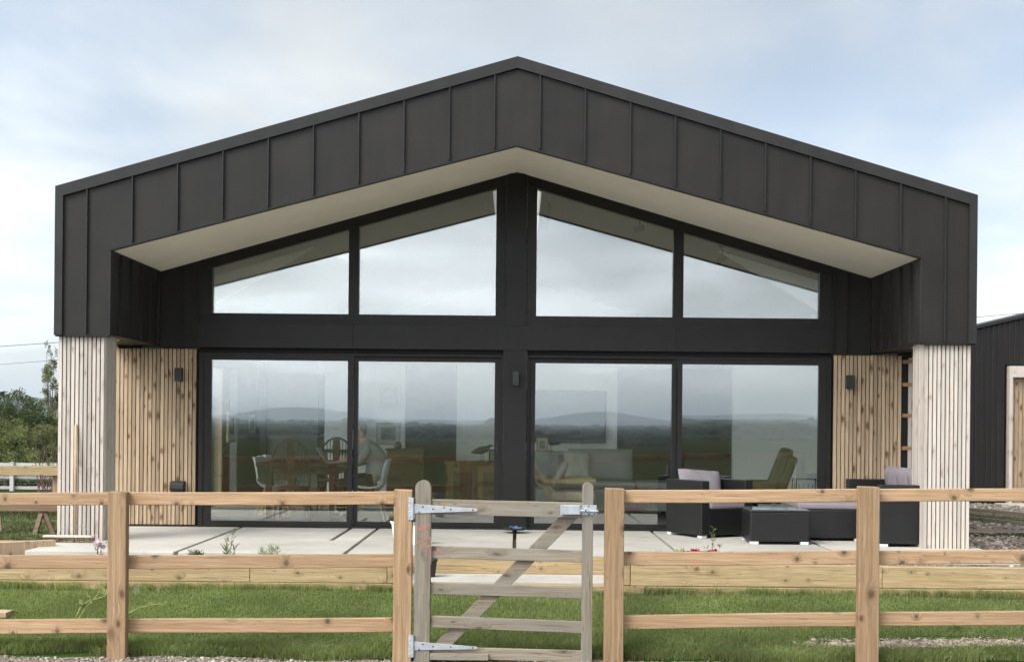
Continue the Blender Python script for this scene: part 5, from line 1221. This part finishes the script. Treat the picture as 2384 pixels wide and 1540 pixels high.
sl_ = MB(); sl_.hexa([(p0[0], p0[1], -.04), (p1[0], p1[1], -.04), (q1[0], q1[1], -.04), (q0[0], q0[1], -.04), (p0[0], p0[1], .045), (p1[0], p1[1], .045), (q1[0], q1[1], .06), (q0[0], q0[1], .06)]); tag(sl_.build('yard_bed', M['soil']), kind='structure')
# ------------------------------------------------------------------ left background: fences, trestle, trees
of = thing('field_fence', 'old grey post and rail wire fence in the field at far left', 'fence', (-14, 40, -1))
def wz(u, v, y): return at(u, v, y)
for v0, hh in ((1075, .10), (1106, .09), (1129, .10)):
    a = wz(-120, v0, 40); b_ = wz(420, v0+5.2, 40)
    MB().hexa([(a.x, 40, a.z-hh), (b_.x, 40, b_.z-hh), (b_.x, 40.05, b_.z-hh), (a.x, 40.05, a.z-hh), (a.x, 40, a.z), (b_.x, 40, b_.z), (b_.x, 40.05, b_.z), (a.x, 40.05, a.z)]).build('rail', M['oldrail'], of, W=True)
for u in (-60, 30, 268, 380):
    p = wz(u, 1076, 40); MB().box(p.x-.06, p.x+.06, 39.9, 39.999, -1.4, p.z+.02).build('post', M['oldrail'], of, W=True)
for k in range(8):
    a = wz(-120, 1084+6.5*k, 40); b_ = wz(420, 1089+6.5*k, 40); MB().tube([(a.x, 39.97, a.z), (b_.x, 39.97, b_.z)], .004, 4).build('wire', M['wire'], of, W=True)
# fresh beam (raised bed edge) nearer than the fence
rb = thing('timber_beam', 'fresh timber beam on short posts in front of the field fence', 'beam', (-8, 24, -.4))
a = wz(-80, 1083, 24); b_ = wz(140, 1084, 24)
MB().hexa([(a.x, 24, a.z-.185), (b_.x, 24, b_.z-.185), (b_.x, 24.1, b_.z-.185), (a.x, 24.1, a.z-.185), (a.x, 24, a.z), (b_.x, 24, b_.z), (b_.x, 24.1, b_.z), (a.x, 24.1, a.z)]).build('beam', M['sleeper'], rb, W=True, bev=.005)
for u in (-40, 129): p = wz(u, 1100, 24.11); MB().box(p.x-.05, p.x+.05, 24.102, 24.2, -.7, p.z).build('post', M['post'], rb, W=True)
# trestle
tr_ = thing('timber_trestle', 'low timber trestle beam on splayed legs left of the house', 'trestle', (-6.5, 15.2, -.1))
TY = 15.0; a = wz(-60, 1172, TY); b_ = wz(145, 1172, TY)
MB().hexa([(a.x, TY, a.z-.09), (b_.x, TY, b_.z-.09), (b_.x, TY+.10, b_.z-.09), (a.x, TY+.10, a.z-.09), (a.x, TY, a.z), (b_.x, TY, b_.z), (b_.x, TY+.1, b_.z), (a.x, TY+.1, a.z)]).build('beam', M['oldpost'], tr_, W=True, bev=.004)
for (u0, v0, u1, v1, dy_) in ((97, 1190, 88, 1236, -.12), (102, 1190, 99, 1228, .35), (104, 1190, 128, 1236, .0), (-4, 1190, 10, 1243, -.1), (-8, 1190, -20, 1243, .1)):
    p = wz(u0, v0, TY+.05); q = wz(u1, v1, TY+.05); MB().bar((p.x, TY+.05, p.z), (q.x, TY+.05+dy_, -.12), .05, .035, (1, 0, 0)).build('leg', M['oldpost'], tr_, W=True)
# power lines
def cable(name, label, p0, p1, sag, r):
    pts = []
    for i in range(25):
        f = i/24; q = p0.lerp(p1, f); q.z -= sag*4*f*(1-f); pts.append(q)
    tag(MB().tube(pts, r, 5).build(name, M['cable']), label, 'cable')
def pole(label, x, y, h):
    t = thing('power_pole', label, 'pole', (x, y, -2)); MB().tube([(0, 0, -1), (0, 0, h)], [.16, .12], 10).build('mast', M['bark'], t); MB().box(-.9, .9, -.06, .06, h-.5, h-.38).build('crossarm', M['bark'], t)
    for k in (-.8, .8): MB().lathe([(0, 0), (.05, 0), (.06, .1), (.03, .16), (0, .16)], (k, 0, h-.38), 8).build('insulator', M['plastic'], t)
CY = 70
def ext(u0, v0, u1, v1, ya, yb, k0, k1):
    a = at(u0 + (u1-u0)*k0, v0 + (v1-v0)*k0, ya); b = at(u0 + (u1-u0)*k1, v0 + (v1-v0)*k1, yb); return a, b
a, b_ = ext(0, 806, 130, 797, CY, CY, -6, 12); cable('power_line', 'upper overhead power line left of the house', a, b_, .0, .018)
a, b_ = ext(0, 848, 130, 838, CY+8, CY+8, -6, 12); cable('power_line', 'lower overhead power line left of the house', a, b_, .0, .013)
a, b_ = ext(2268, 738, 2384, 729, CY, CY, -2, 14); cable('power_line', 'overhead power line above the outbuilding at right', a, b_, .0, .016)
# trees
def tree(name, label, base, h, clumps, mat, n, ls, group='bushes and trees beyond the field fence', trunk=.12, twigs=True, light=None, cat='tree'):
    """clumps: (dx, dy, z, rx, rz)"""
    t = thing(name, label, cat, base, 0, group)
    P_, D_ = [], []
    tot = sum(c[3]*c[3]*c[4] for c in clumps)**(1) ; wts = np.array([ (c[3]**2*c[4])**.8 for c in clumps]); wts /= wts.sum()
    for c, w in zip(clumps, wts):
        k = int(n*w); sub = max(6, k//60)
        cv = NP.normal(size=(sub, 3)); cv /= np.linalg.norm(cv, axis=1)[:, None]; cv *= (NP.uniform(.35, 1, sub)**.5)[:, None]
        cc = cv[NP.integers(0, sub, k)] + NP.normal(0, .16, (k, 3))
        P_.append(cc*np.array([c[3], c[3], c[4]]) + np.array([c[0], c[1], c[2]])); dd = cc*.6 + NP.normal(0, .7, (k, 3)); D_.append(dd)
    P_ = np.concatenate(P_); D_ = np.concatenate(D_)
    leaf_obj('crown', leaf_soup(P_, D_, ls, ls*.55), M[mat], t)
    tm = MB()
    tm.tube([(0, 0, -.3), (.05, 0, h*.3), (0, .05, h*.7)], [trunk, trunk*.7, trunk*.25], 8)
    for c in clumps: tm.tube([(0, 0, h*.18), ((c[0])*.5, c[1]*.5, c[2]*.62), (c[0], c[1], c[2])], [trunk*.5, trunk*.35, trunk*.12], 6)
    tm.build('trunk', M['bark'], t)
    return t
def clump_set(w, h, n, z0=.25):
    o = []
    for i in range(n):
        f = rng.random(); z = h*(z0 + (1-z0)*rng.random()**.8); r = w*.24*(1.15-.5*z/h)
        ang = rng.uniform(0, 6.28); rad = w*.5*rng.random()**.5*(1.1-.75*z/h)
        o.append((rad*math.cos(ang), rad*math.sin(ang), z*.9, r, r*.8))
    return o
def g_at(u, y): x = at(u, 1000, y).x; return (x, y, hz(x, y))
tree('bush', 'broad dark green hawthorn bush behind the field fence at far left', g_at(35, 46), 2.9, clump_set(4.2, 3.35, 24, .1), 'leaf', 26000, .085)
tree('bush', 'light green bush low behind the field fence at far left', g_at(15, 43.5), 1.9, clump_set(3.4, 2.2, 16, .05), 'leaf_light', 17000, .075)
tree('bush', 'olive green scrub between the far left bush and the column', g_at(104, 44), 1.9, clump_set(2.8, 2.2, 16, .05), 'leaf_olive', 15000, .07)
tree('bush', 'dark shrub seen through the gap beside the left column', g_at(255, 44.5), 3.4, clump_set(4.0, 4.6, 22, .05), 'leaf', 18000, .09)
tree('birch_tree', 'slender loose leaved young tree beside the left column', g_at(116, 52), 4.6, [(rng.uniform(-1.15, 1.0)*(1.15-z/5.4), rng.uniform(-.5, .5), z, .42*(1.25-z/6), .5) for z in [1.0+.29*i for i in range(15)]], 'leaf_olive', 6500, .085, trunk=.06)
tree('conifer', 'dark conifer boughs at the left edge of the picture', g_at(-58, 44), 5.5, [(rng.uniform(-.7, .8)*(1.2-z/5.5), rng.uniform(-.5, .5), z, .75*(1.15-z/6), .16) for z in [1.0+.32*i for i in range(14)]], 'conifer', 9000, .09)
tw = thing('bare_shrub', 'bare reddish twiggy shrub beside the field fence near the column', 'shrub', g_at(110, 36))
m = MB()
for i in range(26):
    a_ = rng.uniform(-.5, .5); l = rng.uniform(.7, 1.5); x_ = rng.uniform(-.25, .25)
    m.tube([(x_, 0, 0), (x_+a_*.4*l, rng.uniform(-.1, .1), l*.55), (x_+a_*l, rng.uniform(-.2, .2), l*1.15)], [.014, .009, .004], 5)
m.build('twigs', M['twig'], tw)
leaf_obj('leaves', leaf_soup(NP.normal(0, 1, (160, 3))*np.array([.35, .2, .35])+np.array([0, 0, .9]), NP.normal(size=(160, 3)), .05, .03), M['leaf_olive'], tw)
# far woodland strips and hills, in front and behind
def ridge(name, dist, width, hfun, mat, nseg, ang0, ang1, depth):
    m = MB()
    for i in range(nseg+1):
        a = ang0 + (ang1-ang0)*i/nseg; h = hfun(a)
        for r, z in ((dist-depth, -6.5), (dist-depth*.55, h*.55-3), (dist, h), (dist+depth, -8)): m.v.append((r*math.sin(a), r*math.cos(a), z))
    for i in range(nseg):
        for k in range(3): m.f.append((i*4+k, (i+1)*4+k, (i+1)*4+k+1, i*4+k+1))
    return tag(m.build(name, mat, smooth=True, fixn=True), kind='structure')
def nz1(seed, oct_):
    r_ = random.Random(seed); ph = [(r_.uniform(0, 6.28), r_.uniform(.8, 1.2)) for _ in range(oct_)]
    return lambda a, f0: sum(math.sin(a*f0*2.0**i*w + p)*.55**i for i, (p, w) in enumerate(ph))
f1, f2, f3 = nz1(4, 7), nz1(9, 7), nz1(21, 6)
ridge('hills', 3200, 0, lambda a: 52 + 9*f1(a, 9), M['hill'], 420, -math.pi*.6, math.pi*.6, 900)
bump = lambda a, c, w: math.exp(-((a-c)/w)**2)
A180 = math.pi
ridge('hills', 5200, 0, lambda a: 14 + 5*f2(a, 11), M['hill'], 520, A180*.6, A180*1.4, 1100)
ridge('hills', 9000, 0, lambda a: 34 + 84*bump(a, A180+.175, .05) + 90*bump(a, A180-.067, .045) + 42*bump(a, A180-.20, .06) + 18*bump(a, A180+.05, .04) + 5*f3(a, 13), M['hill'], 620, A180*.55, A180*1.45, 1800)
def woods(name, label, rows, seed, y_sign):
    r_ = np.random.default_rng(seed); Q = []
    phi = (1+5**.5)/2
    ico = np.array([(-1,phi,0),(1,phi,0),(-1,-phi,0),(1,-phi,0),(0,-1,phi),(0,1,phi),(0,-1,-phi),(0,1,-phi),(phi,0,-1),(phi,0,1),(-phi,0,-1),(-phi,0,1)])/1.9
    F = np.array([(0,11,5),(0,5,1),(0,1,7),(0,7,10),(0,10,11),(1,5,9),(5,11,4),(11,10,2),(10,7,6),(7,1,8),(3,9,4),(3,4,2),(3,2,6),(3,6,8),(3,8,9),(4,9,5),(2,4,11),(6,2,10),(8,6,7),(9,8,1)])
    for (d, half, n, s, thick, z) in rows:
        a = r_.uniform(-half, half, n); dd = d + r_.normal(0, thick, n)
        x = dd*np.sin(a); y = y_sign*dd*np.cos(a); sz = s*np.exp(r_.normal(0, .3, n))
        v = ico[None]*r_.uniform(.7, 1.3, (n, 12, 1))*sz[:, None, None]*np.array([1.2, 1.2, .8]) + np.stack([x, y, z + sz*.5], 1)[:, None]
        Q.append(v)
    v = np.concatenate(Q); n = len(v)
    me = bpy.data.meshes.new(name); me.vertices.add(12*n); me.vertices.foreach_set('co', v.reshape(-1).astype(np.float32))
    idx = (np.arange(n)*12)[:, None, None] + F[None]; me.loops.add(60*n); me.loops.foreach_set('vertex_index', idx.reshape(-1).astype(np.int32))
    me.polygons.add(20*n); me.polygons.foreach_set('loop_start', np.arange(0, 60*n, 3, dtype=np.int32)); me.update(calc_edges=True)
    tag(link(name, me, M['farwood']), label, 'woodland', kind='stuff')
woods('far_woodland', 'hedges and woods across the valley reflected in the glass doors', [(420, .6, 420, 1.6, 4, -6), (700, .6, 900, 2.4, 9, -6), (1000, .6, 1500, 3.0, 14, -6.5), (1500, .6, 2600, 3.6, 60, -6.5), (2300, .6, 4200, 4.5, 130, -6.5), (3300, .6, 4200, 5.5, 250, -5), (4300, .6, 3200, 7, 300, 0)], 5, -1)
woods('distant_hedges', 'distant hazy hedges and woods on the hillside at far left', [(420, .7, 500, 2.6, 10, -7), (1200, .7, 1200, 5, 60, -4), (2500, .6, 1400, 7, 150, 18), (2900, .6, 1400, 8, 120, 36)], 6, 1)

# ------------------------------------------------------------------ air
hzm = NT('air'); hzm.t.nodes.remove(hzm.b)
pv = hzm.n('ShaderNodeVolumePrincipled'); pv.inputs['Color'].default_value = (0.84, 0.92, 1.0, 1); pv.inputs['Density'].default_value = 0.00015; pv.inputs['Anisotropy'].default_value = 0.5
hzm.t.links.new(pv.outputs[0], hzm.o.inputs['Volume'])
hzo = MB().box(-14300, 14300, -14300, 14300, -14, 140).build('haze', hzm.m); tag(hzo, 'pale hazy air over the fields and distant hills', 'haze', kind='stuff')
